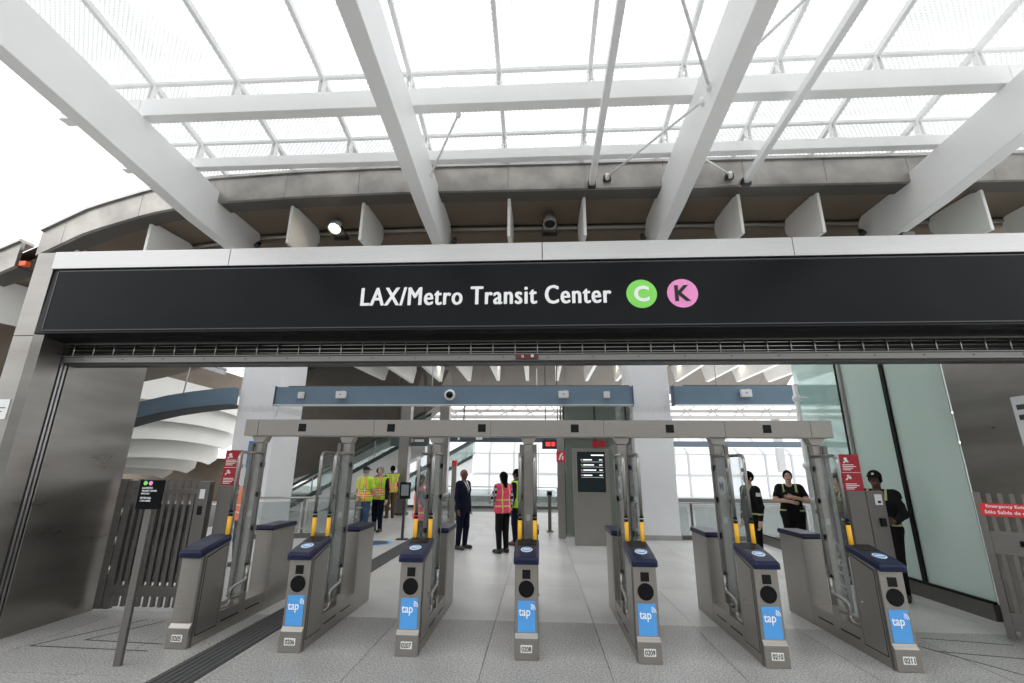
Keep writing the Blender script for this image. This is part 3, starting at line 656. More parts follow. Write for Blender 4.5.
# ================================================================== CONCOURSE: columns, blue beams, devices
def column(x0, x1, y0, y1, label):
    t = thing('column', label, 'column', ((x0+x1)/2, (y0+y1)/2, 0)); a, b = (x1-x0)/2, (y1-y0)/2
    MB().box(-a, a, -b, b, 0, 6.1).build('shaft', COLW, t, .02); MB().box(-a-.015, a+.015, -b-.015, b+.015, 0, .12).build('base', CONC, t)
    m = MB()
    for k in range(int((2*a)/.05)):
        x = -a+.025+k*.05; m.obox((x, -b-.005, 3.36), (x+random.uniform(-.015, .015), -b-.05, 3.52+random.uniform(-.04, .05)), .004, .004)
    for k in range(int((2*b)/.05)):
        y = -b+.025+k*.05; q = a if x0 < 0 else -a
        m.obox((q, y, 3.36), (q+(.05 if x0 < 0 else -.05), y, 3.52+random.uniform(-.04, .05)), .004, .004)
    m.build('bird_spikes', TUBE, t)['kind'] = 'stuff'
    return t
column(-8.94, -7.74, 13.2, 14.7, 'wide white column at the left end of the straight blue beam')
column(2.66, 3.72, 13.25, 14.7, 'white column rising behind fare gate 0209')
o = thing('info_poster', 'small blue poster with white blots on the left white column', 'poster', (-8.15, 13.17, 1.75)); MB().box(-.25, .15, -.01, .01, 0, .75).build('sheet', mat('poster_blue', (.05, .22, .62), .5), o)
m = MB()
for x, z, r in ((-.05, .5, .1), (.0, .3, .12), (-.1, .12, .08)): m.prism(disc_poly(x, z, r, 14), -.014, -.01, 'y')
m.build('print', WPRINT, o)
for a, b, lab in ((-7.66, 2.61, 'long straight blue grey steel beam between the two white columns'), (3.74, 9.5, 'blue grey steel beam running right from the white column')):
    t = thing('overhead_beam', lab, 'beam', ((a+b)/2, 13.0, 3.53)); h = (b-a)/2
    MB().box(-h, h, -.1, .1, 0, .51).build('web', BLUEB, t, .006)
    MB().box(-h, h, -.14, .16, -.02, .0).build('bottom_flange', PLWHITE, t)
    MB().box(-h+.3, h-.05, .0, .18, .51, .56).build('cable_tray', STEELD, t)
    MB().box(-h-.02, -h, -.14, .14, -.03, .53).box(h, h+.02, -.14, .14, -.03, .53).build('end_plate', mat('end_plate_blue', (.07, .10, .14), .5), t)
t = thing('curved_beam', 'blue grey beam arching down left of the wide white column', 'beam', (-8.95, 13.05, 3.53))
bxs = np.array([-8.95, -9.6, -10.3, -11.0, -11.8, -12.5, -13.2, -14.0]); btz = np.interp(bxs, [-14, -13, -12.2, -11.6, -10.7, -9.6, -8.9], [3.0, 3.28, 3.5, 3.68, 3.87, 4.0, 4.05])
tp_ = [(x+8.95, z-3.53) for x, z in zip(bxs, btz)]
MB().prism(tp_+[(x, z-.50) for x, z in tp_[::-1]], -.1, .1, 'y').build('web', BLUEB, t)
MB().prism([(x, z-.50) for x, z in tp_]+[(x, z-.55) for x, z in tp_[::-1]], -.18, .5, 'y').build('bottom_flange', mat('flange_dark', (.07, .08, .085), .6), t)
t = thing('hanger_rod', 'thin pale rod hanging from the brown ceiling to the curved blue beam', 'rod', (-10.6, 13.05, 3.88)); MB().tube([(0, 0, 0), (.1, 0, 1.5)], .02, 6).build('rod', PLWHITE, t)
for x in (-3.1, 5.0):
    t = thing('hanger_rod', 'thin pale rod hanging from the ceiling to a straight blue beam', 'rod', (x, 13.1, 4.08), 0, 'rods over the straight beams'); MB().tube([(0, 0, 0), (0, 0, 2.0)], .018, 6).build('rod', PLWHITE, t)
def device(x, z, kind, label):
    t = thing({'cam': 'dome_camera', 'ap': 'wireless_box', 'small': 'sensor_box'}[kind], label, {'cam': 'camera', 'ap': 'wireless unit', 'small': 'sensor'}[kind], (x, 12.9, z))
    if kind == 'cam':
        MB().lathe([(.02, 0), (.15, .0), (.16, .06), (.12, .10), (.10, .10)], (0, 0, 0), 20, 0, RX).build('housing', PLWHITE, t)
        MB().lathe([(.10, .095), (.09, .14), (.06, .17), (.02, .18)], (0, 0, 0), 20, 0, RX).build('dome', BLACK, t)
    elif kind == 'ap':
        MB().box(-.14, .14, -.16, -.04, -.1, .1).build('case', PLWHITE, t, .015); MB().box(-.03, .03, -.04, 0, -.04, .04).box(.02, .1, -.14, -.03, .1, .13).build('bracket', STEELH, t); MB().box(-.02, .02, -.162, -.16, -.01, .02).build('badge', DARKM, t)
    else:
        MB().box(-.085, .085, -.10, -.02, -.09, .09).build('case', PLWHITE, t, .012); MB().box(-.04, .04, -.02, 0, -.05, .05).build('bracket', STEELH, t); MB().box(-.012, .012, -.102, -.10, -.05, -.04).build('badge', DARKM, t)
device(-6.86, 3.79, 'small', 'small white box on the blue beam next to the left column')
device(-5.66, 3.79, 'ap', 'white wireless unit on the blue beam, second device from the left column')
device(-2.52, 3.79, 'cam', 'white dome camera in the middle of the long blue beam')
device(.69, 3.79, 'ap', 'white wireless unit on the long blue beam right of the dome camera')
device(1.89, 3.79, 'small', 'small white box on the blue beam next to the right column')
device(5.65, 3.82, 'ap', 'white wireless unit on the short blue beam right of the column')

# kiosk, elevator sign post, lift shaft
kx = thing('information_kiosk', 'tall steel kiosk with black departure screen in front of the lift', 'kiosk', (1.31, 12.25, 0))
MB().box(-.45, .45, -.12, .12, 0, 1.16).build('pedestal', STEEL, kx, .006)
MB().prism([(-.12, 1.16), (-.15, 2.30), (.12, 2.30), (.12, 1.16)], -.45, .45, 'x').build('cabinet', STEEL, kx, .006)
o = MB().add([(-.35, -.127, 1.24), (.35, -.127, 1.24), (.35, -.153, 2.22), (-.35, -.153, 2.22)]+[(-.35, -.118, 1.24), (.35, -.118, 1.24), (.35, -.14, 2.22), (-.35, -.14, 2.22)], [(0, 1, 2, 3), (0, 4, 5, 1), (1, 5, 6, 2), (2, 6, 7, 3), (3, 7, 4, 0)]).build('screen', SCREEN, kx)
m = MB(); yk = lambda z: -.1275-(z-1.24)*.0265-.002
m.box(.0, .32, yk(2.13)-.002, yk(2.13), 2.12, 2.15)
for k in range(4):
    z = 2.02-k*.125; m.box(-.2, .02+.05*(k % 3), yk(z)-.002, yk(z), z-.014, z+.014).box(.2, .28, yk(z)-.002, yk(z), z-.012, z+.012).box(-.25, .30, yk(z)-.001, yk(z), z-.052, z-.048)
m.build('screen_rows', SCRTXT, o)
for k in range(4):
    z = 2.02-k*.125; MB().prism(disc_poly(-.24, z, .022, 12), yk(z)-.003, yk(z), 'y').build('line_dot', (PLWHITE, GREEN, PINK, PINK)[k], o)
t = thing('lift_sign_post', 'steel post with red lift sign standing left of the kiosk', 'sign post', (.60, 13.3, 0))
MB().box(-.10, .10, -.06, .06, 0, 2.75).build('post', STEEL, t, .004)
o = MB().box(-.12, .12, -.085, -.065, 1.98, 2.27).build('red_panel', REDB, t)
MB().prism([(-.07, 2.03), (-.02, 2.03), (.0, 2.12), (.07, 2.22), (.03, 2.23), (-.03, 2.16)], -.088, -.085, 'y').box(.03, .07, -.088, -.085, 2.03, 2.14).build('white_pictogram', WPRINT, o)
ls = thing('lift_shaft', 'glass lift shaft with dark steel frame behind the kiosk', 'lift', (1.62, 14.6, 0))
for a, b in ((-.88, -.02), (.02, .88)): MB().box(a, b, -.95, -.93, .05, 3.75).build('front_pane', SHAFT, ls)
for s in (-.9, .9): MB().box(s-.01, s+.01, -.9, .9, .05, 3.75).build('side_pane', SHAFT, ls)
for x in (-.9, 0, .9): MB().box(x-.025, x+.025, -.97, -.92, 0, 3.75).build('mullion', DARKM, ls)
for x in (-.9, .9): MB().box(x-.03, x+.03, .85, .91, 0, 3.75).build('mullion', DARKM, ls)
MB().box(-.93, .93, -.97, .93, 2.62, 2.70).build('transom', STEELD, ls); MB().box(-.93, .93, -.97, .93, 3.75, 3.9).build('head', STEELD, ls)
MB().box(-.8, .8, .2, .3, .0, 3.7).build('lift_door', mat('lift_door_grey', (.62, .64, .58), .5, .2), ls); MB().box(-.1, .3, -.99, -.97, 2.40, 2.58).build('red_indicator', RED, ls)
t = thing('bollard_pedestal', 'low slim steel pedestal standing by the lift sign post', 'pedestal', (.30, 14.6, 0)); MB().box(-.05, .05, -.05, .05, 0, 1.0).box(-.08, .08, -.07, .07, 1.0, 1.15).box(-.1, .1, -.1, .1, 0, .03).build('stand', STEELD, t); MB().box(-.06, .06, -.075, -.07, 1.03, 1.12).build('face', BLACK, t)
t = thing('ticket_pylon', 'thin steel pylon with red cap standing far behind the man in a suit', 'pylon', (-2.62, 14.6, 0)); MB().box(-.07, .07, -.05, .05, 0, 2.0).build('post', STEEL, t); MB().box(-.075, .075, -.06, .06, 1.85, 2.02).build('red_cap', REDB, t)

# glass railings
def railing(pts, label, h=.95, group=None, shoe=True):
    c = pts[0]; t = thing('glass_railing', label, 'railing', (c[0], c[1], 0), 0, group)
    for a, b in zip(pts, pts[1:]):
        A = Vector((a[0]-c[0], a[1]-c[1], 0)); B = Vector((b[0]-c[0], b[1]-c[1], 0)); L = (B-A).length; k = max(1, round(L/1.5))
        MB().tube([A+Vector((0, 0, h)), B+Vector((0, 0, h))], .025, 8).build('handrail', TUBE, t)
        if shoe: MB().obox(A+Vector((0, 0, .06)), B+Vector((0, 0, .06)), .08, .12).build('shoe', STEELD, t)
        for i in range(k+1):
            p = A.lerp(B, i/k); o = MB().box(p.x-.03, p.x+.03, p.y-.015, p.y+.015, 0, h-.02).build('post', STEELD, t)
            MB().box(p.x-.09, p.x+.09, p.y-.02, p.y+.02, .72, .75).box(p.x-.09, p.x+.09, p.y-.02, p.y+.02, .22, .25).build('glass_clip', TUBE, o)
        for i in range(k):
            p = A.lerp(B, (i+.06)/k); q = A.lerp(B, (i+.94)/k); MB().obox(p+Vector((0, 0, h*.52)), q+Vector((0, 0, h*.52)), .012, h*.76).build('glass_pane', RAILG, t)
railing([(2.6, 13.4), (10.0, 13.4)], 'glass railing with steel handrail behind the woman officer', .92)
railing([(-6.5, 22.4), (2.3, 22.4)], 'low glass railing at the far edge of the concourse')
railing([(-6.0, 15.6), (-6.6, 19.0), (-6.6, 22.0)], 'steel and glass railing beside the men in yellow vests')
railing([(-3.1, 15.2), (-3.3, 21.5)], 'glass railing running back behind the man in a suit')
railing([(-7.6, 12.2), (-4.9, 13.0)], 'glass railing in front of the wide white column', 1.0)
t = thing('floor_sticker', 'round dark floor sticker with blue rim beside the guidance strip', 'sticker', (-4.05, 12.0, .0)); MB().prism(disc_poly(0, 0, .42, 36), .0005, .003, 'z').build('rim', STICK, t); MB().prism(disc_poly(0, 0, .33, 36), .003, .005, 'z').build('centre', mat('sticker_dark', (.06, .07, .09), .6), t)

# escalators behind the left group
def escalator(x0, z0, L, y, label, w=.9):
    t = thing('escalator', label, 'escalator', (x0, y, z0)); s = math.tan(math.radians(29))
    def band(a, b, ya, yb): return MB().prism([(0, a), (L, L*s+a), (L, L*s+b), (0, b)], ya, yb, 'y')
    band(-.9, -.1, 0, w).build('truss_cladding', PLWHITE, t); band(-.1, .08, -.03, .1).build('skirt', mat('skirt_green', (.035, .06, .055), .5), t)
    for yy in (0.0, w): band(.1, .8, yy, yy+.015).build('balustrade_glass', RAILG, t); band(.8, .92, yy-.03, yy+.05).build('handrail', mat('handrail_dark', (.03, .05, .045), .5), t)
    for k in range(int(L/1.3)): x = .5+k*1.3; MB().box(x-.02, x+.02, -.01, .02, x*s+.08, x*s+.8).build('balustrade_post', TUBE, t)
    stp = MB().box(0, .36, .1, w-.1, -.2, 0).mesh('step', STEELD)
    for k in range(int(L/.36)): link('step', stp, t, (k*.36, 0, k*.36*s+.15))
escalator(-11.5, -.35, 6.6, 20.0, 'escalator with dark handrails rising behind the men in yellow vests')
escalator(-9.6, -.9, 6.0, 25.5, 'second escalator rising parallel behind the nearer one')
t = thing('hanging_sign', 'dark hanging direction sign above the escalator', 'sign', (-5.3, 19.2, 2.65)); MB().box(-.85, .75, -.06, .06, 0, .42).build('panel', mat('sign_slate', (.10, .13, .14), .5), t); MB().box(-.05, .1, -.065, -.06, .15, .3).box(.15, .55, -.065, -.06, .17, .27).build('print', WPRINT, t)
for x in (-.6, .5): MB().tube([(x, 0, .42), (x, 0, 3.0)], .02, 6).build('hanger', DARKM, t)
for x, y in ((-5.45, 18.9), (-3.95, 19.4)):
    t = thing('steel_column', 'square steel column standing by the escalator', 'column', (x, y, 0), 0, 'steel columns by the escalator'); MB().box(-.2, .2, -.2, .2, 0, 4.6).build('shaft', STEEL, t, .01); MB().box(-.24, .24, -.24, .24, 0, .1).build('foot', STEELD, t)
t = thing('fascia_sign', 'blue grey overhead sign band across the far concourse', 'sign', (-1.0, 21.5, 2.95)); MB().box(-3.2, 2.8, -.1, .1, 0, .34).build('band', mat('slate_blue', (.075, .10, .125), .5), t); MB().box(-2.75, -2.65, -.105, -.1, .08, .26).box(-1.9, -1.6, -.105, -.1, .1, .22).build('print', WPRINT, t)
for x in (-2.5, 2.3): MB().tube([(x, 0, .3), (x, 0, 2.6)], .03, 6).build('hanger', DARKM, t)
t = thing('led_sign', 'small dark display with red letters hanging past the gantry', 'display', (.42, 15.6, 2.42)); MB().box(-.32, .32, -.05, .05, 0, .3).build('case', DARKM, t); MB().box(-.2, -.05, -.054, -.05, .09, .22).box(-.01, .1, -.054, -.05, .09, .22).build('red_segment', REDLED, t)['kind'] = 'stuff'; MB().tube([(-.2, 0, .3), (-.2, 0, 3.4)], .015, 6).tube([(.2, 0, .3), (.2, 0, 3.4)], .015, 6).build('hanger', DARKM, t)
t = thing('route_board', 'freestanding dark display board behind fare gate 0207', 'board', (-3.55, 12.6, 0)); MB().box(-.03, .03, -.03, .03, 0, 1.0).box(-.14, .14, -.1, .1, 0, .03).build('stand', DARKM, t); MB().box(-.14, .14, -.03, .03, 1.0, 1.42).build('panel', BLACK, t); MB().box(-.10, .10, -.034, -.03, 1.08, 1.36).build('screen', mat('board_grey', (.25, .28, .3), .4), t)

# ================================================================== FAR GLAZED WALL
wl = MB().box(-16, 24, 30, 30.4, -4, -.2).build('wall_back', mat('far_wall_grey', (.20, .205, .205), .8, 0, (1, 1, 1), .1)); tag(wl, kind='structure')
MB().box(-16, 24, 29.8, 30.4, -.2, .12).build('ledge', DARKM, wl)
fg = MB().box(-16, 24, 29.95, 30.1, .12, .25).build('window_2', PLWHITE); tag(fg, kind='structure')
mv = MB().box(-.05, .05, 29.95, 30.1, .2, 2.7).obox((0, 30.0, 2.7), (0, 34.5, 5.4), .1, .16).mesh('mullion', mat('mullion_grey', (.40, .40, .40), .5))
gpan = {}
for k in range(24):
    x = -14+1.55*k; link('mullion', mv, fg, (x, 0, 0))
    for z0, z1 in ((.25, 1.4), (1.5, 2.66)):
        if z0 not in gpan: gpan[z0] = MB().box(.06, 1.49, 30.0, 30.02, z0, z1).mesh('glass_pane', FARG)
        link('glass_pane', gpan[z0], fg, (x, 0, 0))
    if 's' not in gpan:
        gpan['s'] = MB().add([(a, y, z+d) for d in (0, .02) for a, y, z in ((.06, 30.1, 2.8), (1.49, 30.1, 2.8), (1.49, 34.5, 5.44), (.06, 34.5, 5.44))], [(3, 2, 1, 0), (4, 5, 6, 7), (0, 1, 5, 4), (1, 2, 6, 5), (2, 3, 7, 6), (3, 0, 4, 7)]).mesh('glass_pane', FARG)
    link('glass_pane', gpan['s'], fg, (x, 0, 0))
for z in (1.45, 2.72): MB().box(-16, 24, 29.94, 30.1, z-.05, z+.05).build('transom', mat('mullion_grey', (.40, .40, .40), .5), fg)
t = thing('far_beam', 'slate blue beam running along the far glazed wall', 'beam', (7, 26, 2.98)); MB().box(-3.5, 14, -.1, .1, 0, .30).build('web', mat('slate_blue', (.075, .10, .125), .5), t); MB().box(-3.5, 14, -.16, .16, -.02, 0).build('flange', PLWHITE, t)
tt = thing('roof_truss', 'pale grey tubular roof truss above the far glazed wall', 'truss', (4, 27, 4.7))
for y, z in ((0, 0), (0, .9), (.9, .45)): MB().tube([(-14, y, z), (16, y, z)], .11, 8).build('chord', mat('truss_grey', (.36, .34, .32), .5), tt)
for k in range(20):
    x = -14+1.5*k; MB().tube([(x, 0, 0), (x+.75, .9, .45), (x+1.5, 0, .9)], .035, 6).build('web_member', mat('truss_grey', (.36, .34, .32), .5), tt); MB().tube([(x, 0, .9), (x+.75, 0, 0)], .035, 6).build('web_member', mat('truss_grey', (.36, .34, .32), .5), tt)
for x in (3.5, 9.5): MB().box(x-.18, x+.18, .2, .5, -3, 0).build('prop', mat('prop_grey', (.4, .4, .4), .6), tt)

# ================================================================== PEOPLE
# a body is one blended skin surface grown from tapered limbs; clothes are shells round the same limbs
def surface(d, org, h, clip=None):
    S = d < 0
    c = np.zeros(tuple(n-1 for n in d.shape), np.int8)
    for i in (0, 1):
        for j in (0, 1):
            for k in (0, 1): c += S[i:S.shape[0]-1+i, j:S.shape[1]-1+j, k:S.shape[2]-1+k]
    act = (c > 0) & (c < 8); idx = -np.ones(act.shape, np.int64); A = np.argwhere(act); idx[act] = np.arange(len(A))
    acc = np.zeros((len(A), 3)); cnt = np.zeros(len(A))
    C = [(i, j, k) for i in (0, 1) for j in (0, 1) for k in (0, 1)]
    val = {q: d[A[:, 0]+q[0], A[:, 1]+q[1], A[:, 2]+q[2]] for q in C}
    for p in C:
        for ax in range(3):
            if p[ax]: continue
            q = list(p); q[ax] = 1; q = tuple(q); a, b = val[p], val[q]; m = (a < 0) != (b < 0)
            t = np.where(m, a/np.where(m, a-b, 1), 0)
            P = np.array(p, float)[None].repeat(len(A), 0); P[:, ax] += t
            acc[m] += P[m]; cnt[m] += 1
    V = org+(A+acc/cnt[:, None])*h; Fs = []
    for ax in range(3):
        o1, o2 = [(1, 2), (2, 0), (0, 1)][ax]
        sl0 = [slice(None)]*3; sl1 = [slice(None)]*3; sl0[ax] = slice(0, -1); sl1[ax] = slice(1, None)
        a = S[tuple(sl0)]; b = S[tuple(sl1)]; E = np.argwhere(a != b)
        E = E[(E[:, o1] > 0) & (E[:, o2] > 0) & (E[:, o1] < d.shape[o1]-1) & (E[:, o2] < d.shape[o2]-1)]
        sg = a[E[:, 0], E[:, 1], E[:, 2]]
        def cell(u, v): Q = E.copy(); Q[:, o1] -= u; Q[:, o2] -= v; return idx[Q[:, 0], Q[:, 1], Q[:, 2]]
        q = np.stack([cell(0, 0), cell(1, 0), cell(1, 1), cell(0, 1)], 1); q[~sg] = q[~sg][:, ::-1]; Fs.append(q)
    Fq = np.concatenate(Fs); return V, Fq[(Fq >= 0).all(1)]
def smin(a, b, k):
    a, b = np.broadcast_arrays(a, b); h = np.clip(.5+(b-a)*np.float32(.5/k), 0, 1); return b+(a-b)*h-np.float32(k)*h*(1-h)
def np_mesh(name, V, Fq, mats, mi=None):
    me = bpy.data.meshes.new(name); me.from_pydata(V.tolist(), [], Fq.tolist())
    for m in mats: me.materials.append(m)
    if mi is not None: me.polygons.foreach_set('material_index', np.asarray(mi, np.int32))
    me.polygons.foreach_set('use_smooth', np.ones(len(Fq), bool)); me.update(); return me
SKIN = {'dark': mat('skin_dark', (.085, .042, .026), .5), 'tan': mat('skin_tan', (.42, .23, .15), .5), 'pale': mat('skin_pale', (.64, .40, .30), .5), 'brown': mat('skin_brown', (.17, .085, .05), .5)}
LIP = mat('lip', (.25, .08, .07), .5); EYE = mat('eye_dark', (.02, .015, .012), .2)
def cloth(n, c, v=.15, sc=9): return mat('cloth_'+n, c, .85, 0, (sc, sc, sc), v, .15, .2)
HIVIS = cloth('lime', (.50, .85, .06), .06); ORNG = cloth('orange', (.95, .22, .04), .05); SILV = mat('reflective_tape', (.62, .66, .50), .4); HPINK = cloth('pink', (1.0, .09, .22), .06); YTAPE = cloth('lime_tape', (.70, .80, .18), .05)
NAVYC = cloth('navy', (.006, .009, .024)); BLK = cloth('black', (.008, .008, .009)); JEAN = cloth('denim', (.06, .11, .20), .3); KHAKI = cloth('khaki', (.12, .075, .035)); SHIRT = cloth('white_shirt', (.75, .76, .80), .05); GREYC = cloth('grey', (.16, .16, .17))
LEATH = mat('black_leather', (.012, .011, .010), .35); BRLEATH = mat('brown_leather', (.12, .04, .02), .4)
def plaid():
    m = cloth('plaid', (.5, .5, .5)); nt = m.node_tree; b = nt.nodes['Principled BSDF']; tc = nt.nodes.new('ShaderNodeTexCoord'); c = nt.nodes.new('ShaderNodeTexChecker'); c.inputs['Scale'].default_value = 16
    c.inputs[1].default_value = (.02, .02, .02, 1); c.inputs[2].default_value = (.6, .58, .55, 1); nt.links.new(tc.outputs['Object'], c.inputs[0]); nt.links.new(c.outputs[0], b.inputs['Base Color']); return m
PLAID = plaid()
def capsule(P, a, b, ra, rb):
    X, Y, Z = P; a = np.array(a, np.float32); ab = np.array(b, np.float32)-a; q = 1/max(float(ab@ab), 1e-9)
    x = X-a[0]; y = Y-a[1]; z = Z-a[2]; t = np.clip((x*ab[0]+y*ab[1]+z*ab[2])*np.float32(q), 0, 1)
    x = x-t*ab[0]; y = y-t*ab[1]; z = z-t*ab[2]
    return np.sqrt(x*x+y*y+z*z)-(np.float32(ra)+np.float32(rb-ra)*t)
def ellip(P, c, r):
    X, Y, Z = P; c = np.array(c, np.float32); r = np.array(r, np.float32)
    return (np.sqrt(((X-c[0])/r[0])**2+((Y-c[1])/r[1])**2+((Z-c[2])/r[2])**2)-1)*r.min()
def person(label, loc, facing, height, arms, skin, top, legs, shoes, hair=None, vest=None, cap=None, suit=False, lean=0, group=None, h=.0135, stance=.1, fat=1., woman=False, holds=None, short_sleeve=False, step=0., bun=False, badge=False):
    t = thing('person', label, 'person', loc, facing, group); k = height/1.78
    W_ = .185 if woman else .20
    lo = np.array([-.42, -.25, -.03]); hi = np.array([.42, .48, 1.83])
    xs_ = [np.arange(lo[i], hi[i], h) for i in range(3)]
    P = tuple(q.astype(np.float32) for q in np.meshgrid(*xs_, indexing='ij', sparse=True))
    G = {}
    def cap_(nm, *a):
        d = capsule(P, *a); G[nm] = d if nm not in G else smin(G[nm], d, .02)
    f = fat
    tor = smin(capsule(P, (-.075, 0, .97), (.075, 0, .97), .115*f, .115*f), capsule(P, (-.05, .005, 1.12), (.05, .005, 1.12), .105*f, .105*f), .09)
    tor = smin(tor, capsule(P, (-.085, .0, 1.30), (.085, .0, 1.30), .112*f, .112*f), .09)
    tor = smin(tor, capsule(P, (-W_+.03, -.01, 1.445), (W_-.03, -.01, 1.445), .062, .062), .08)
    if woman: tor = smin(tor, capsule(P, (-.07, .07, 1.27), (.07, .07, 1.27), .06, .06), .06)
    G['torso'] = tor
    G['neck'] = capsule(P, (0, -.015, 1.46), (0, .005, 1.59), .058, .052)
    cap_('leg', (-.09, 0, .94), (-stance, .015+step, .50), .095*f, .062); cap_('leg', (-stance, .015+step, .50), (-stance, -.015+step, .09), .06, .042)
    legr = capsule(P, (.09, 0, .94), (stance, .015-step, .50), .095*f, .062); legr = smin(legr, capsule(P, (stance, .015-step, .50), (stance, -.015-step, .09), .06, .042), .02); G['leg'] = np.minimum(G['leg'], legr)
    ft = None
    for s, dy in ((-1, step), (1, -step)):
        d = smin(capsule(P, (s*stance, -.05+dy, .045), (s*(stance+.03), .13+dy, .035), .042, .036), capsule(P, (s*stance, -.015+dy, .1), (s*stance, -.02+dy, .05), .042, .045), .03); ft = d if ft is None else np.minimum(ft, d)
    G['foot'] = np.maximum(ft, -P[2]+.002)
    up_ = None; fo = None; hand = None; hands = []
    for s, (el, wr, hd) in zip((-1, 1), arms):
        sh = np.array((s*W_, -.01, 1.43)); el = np.array(el); wr = np.array(wr); hd = np.array(hd)
        d1 = capsule(P, sh, el, .056*f, .042); d2 = capsule(P, el, wr, .043, .029)
        tip = wr+(hd-wr)/np.linalg.norm(hd-wr)*.085; d3 = capsule(P, wr, tip, .028, .036)
        up_ = d1 if up_ is None else np.minimum(up_, d1); fo = d2 if fo is None else np.minimum(fo, d2); hand = d3 if hand is None else np.minimum(hand, d3); hands.append((s, wr, tip))
    hz = P[2]
    head = ellip(P, (0, -.005, 1.672), (.077, .097, .104)); head = smin(head, capsule(P, (0, .03, 1.625), (0, .05, 1.585), .052, .036), .03)
    head = smin(head, capsule(P, (0, .088, 1.665), (0, .108, 1.635), .008, .014), .015)
    for s in (-1, 1): head = smin(head, ellip(P, (s*.079, -.01, 1.65), (.013, .022, .034)), .008)
    arm = smin(smin(up_, fo, .03), hand, .02)
    body = smin(smin(smin(G['torso'], G['leg'], .05), arm, .03), smin(G['neck'], head, .03), .03); body = smin(body, G['foot'], .02)
    def sc_(V): return V*k
    V, Fq = surface(body, lo, h); ce = V[Fq].mean(1)
    mi = np.zeros(len(Fq), int); mi[(np.abs(ce[:, 0]) < .026) & (np.abs(ce[:, 2]-1.603) < .008) & (ce[:, 1] > .06)] = 1
    vl = [tuple(p) for p in sc_(V)]; fl_ = [tuple(q) for q in Fq.tolist()]; mb = MB(); mb.v = vl; mb.f = fl_; mb.m = mi.tolist(); mb.sm = [True]*len(fl_)
    for s in (-1, 1): mb.lathe([(.002, -.010), (.009, -.006), (.011, 0), (.009, .006), (.002, .010)], Vector((s*.031, .081, 1.672))*k, 10, 2, RX)
    for s, wr, tip in hands:      # five fingers each, bent at the knuckles, thumb from the side of the palm
        d = Vector(tip-wr).normalized(); ref = Vector((0, 1, 0)) if abs(d.y) < .7 else Vector((1, 0, 0)); sd = d.cross(ref).normalized(); n_ = sd.cross(d)
        if n_.x*s > 0: n_ = -n_
        sd = n_.cross(d)
        if sd.y < 0 or (abs(sd.y) < .2 and sd.z < 0): sd = -sd
        for j, L in enumerate((.068, .078, .073, .058)):
            b0 = Vector(tip)+sd*(.026-.0175*j)+d*.012; p1 = b0+d*L*.45+n_*L*.06; p2 = p1+d*L*.32+n_*L*.22; p3 = p2+d*L*.18+n_*L*.24
            mb.tube([q*k for q in (b0, p1, p2, p3)], [.0095, .009, .0085, .006], 7, 0)
        b0 = Vector(wr).lerp(Vector(tip), .35)+sd*.024; mb.tube([q*k for q in (b0, b0+d*.03+sd*.024, b0+d*.06+sd*.03+n_*.012, b0+d*.078+sd*.028+n_*.022)], [.012, .0115, .010, .007], 7, 0)
    mb.build('body', [SKIN[skin], LIP, EYE], t)
    def garment(nm, d, mats, fn=None):
        V, Fq = surface(d, lo, h)
        if len(Fq) == 0: return
        ce = V[Fq].mean(1); mi = fn(ce) if fn else None
        return link(nm, np_mesh(nm, sc_(V), Fq, mats, mi), t)
    hemz = .80 if suit else .90
    slv = smin(up_, fo, .03) if not short_sleeve else up_
    jk = smin(G['torso'] if not suit else smin(G['torso'], capsule(P, (-.07, 0, .88), (.07, 0, .88), .125*f, .125*f), .05), slv, .03)-.014
    jk = np.maximum(jk, hemz-hz)
    if short_sleeve:
        cut = np.minimum(*[capsule(P, e, w, .08, .06) for (e, w, _) in arms]); jk = np.maximum(jk, -cut)
    jk = np.maximum(jk, -(capsule(P, (0, .02, 1.50), (0, .03, 1.7), .062, .09)))
    def jf(c):
        m = np.zeros(len(c), int)
        if suit:
            v = (c[:, 1] > .03) & (c[:, 2] > 1.16) & (np.abs(c[:, 0]) < (c[:, 2]-1.14)*.24); m[v] = 1; m[v & (np.abs(c[:, 0]) < .02)] = 2
        if badge:
            m[(c[:, 1] > .0) & (np.abs(np.abs(c[:, 0])-.11) < .016) & (c[:, 2] > 1.36)] = 3; m[(np.abs(c[:, 2]-1.02) < .014) & (np.abs(c[:, 0]) > .12)] = 3
            m[(np.abs(np.abs(c[:, 0])-.26) < .05) & (np.abs(c[:, 2]-1.36) < .03) & (np.abs(c[:, 1]) < .04) & (np.abs(c[:, 0]) > .225)] = 1
        return m
    garment('jacket' if suit else 'shirt', jk, [top, SHIRT, cloth('tie', (.02, .025, .06)), cloth('dull_lime', (.42, .48, .22), .05)], jf)
    tr_ = np.maximum(smin(smin(G['leg'], capsule(P, (-.075, 0, .97), (.075, 0, .97), .115*f, .115*f), .05), G['leg'], .01)-.014, np.maximum(hz-1.0, .065-hz)); garment('trousers', tr_, [legs])
    sh_ = np.maximum(G['foot']-.010, np.maximum(hz-.13, .002-hz)); garment('shoes', sh_, [shoes])
    if suit or badge: pass
    if hair is not None:
        hr = ellip(P, (0, -.012, 1.678), (.088, .106, .112)); face = capsule(P, (0, .12, 1.67), (0, .10, 1.55), .078, .09); hr = np.maximum(hr, -face); hr = np.maximum(hr, (1.60 if not woman else 1.57)-hz)
        if woman and not bun: hr = smin(hr, capsule(P, (0, -.06, 1.68), (0, -.085, 1.46), .075, .055), .04)
        if bun: hr = smin(hr, ellip(P, (0, -.1, 1.70), (.045, .045, .045)), .02)
        garment('hair', hr, [hair])
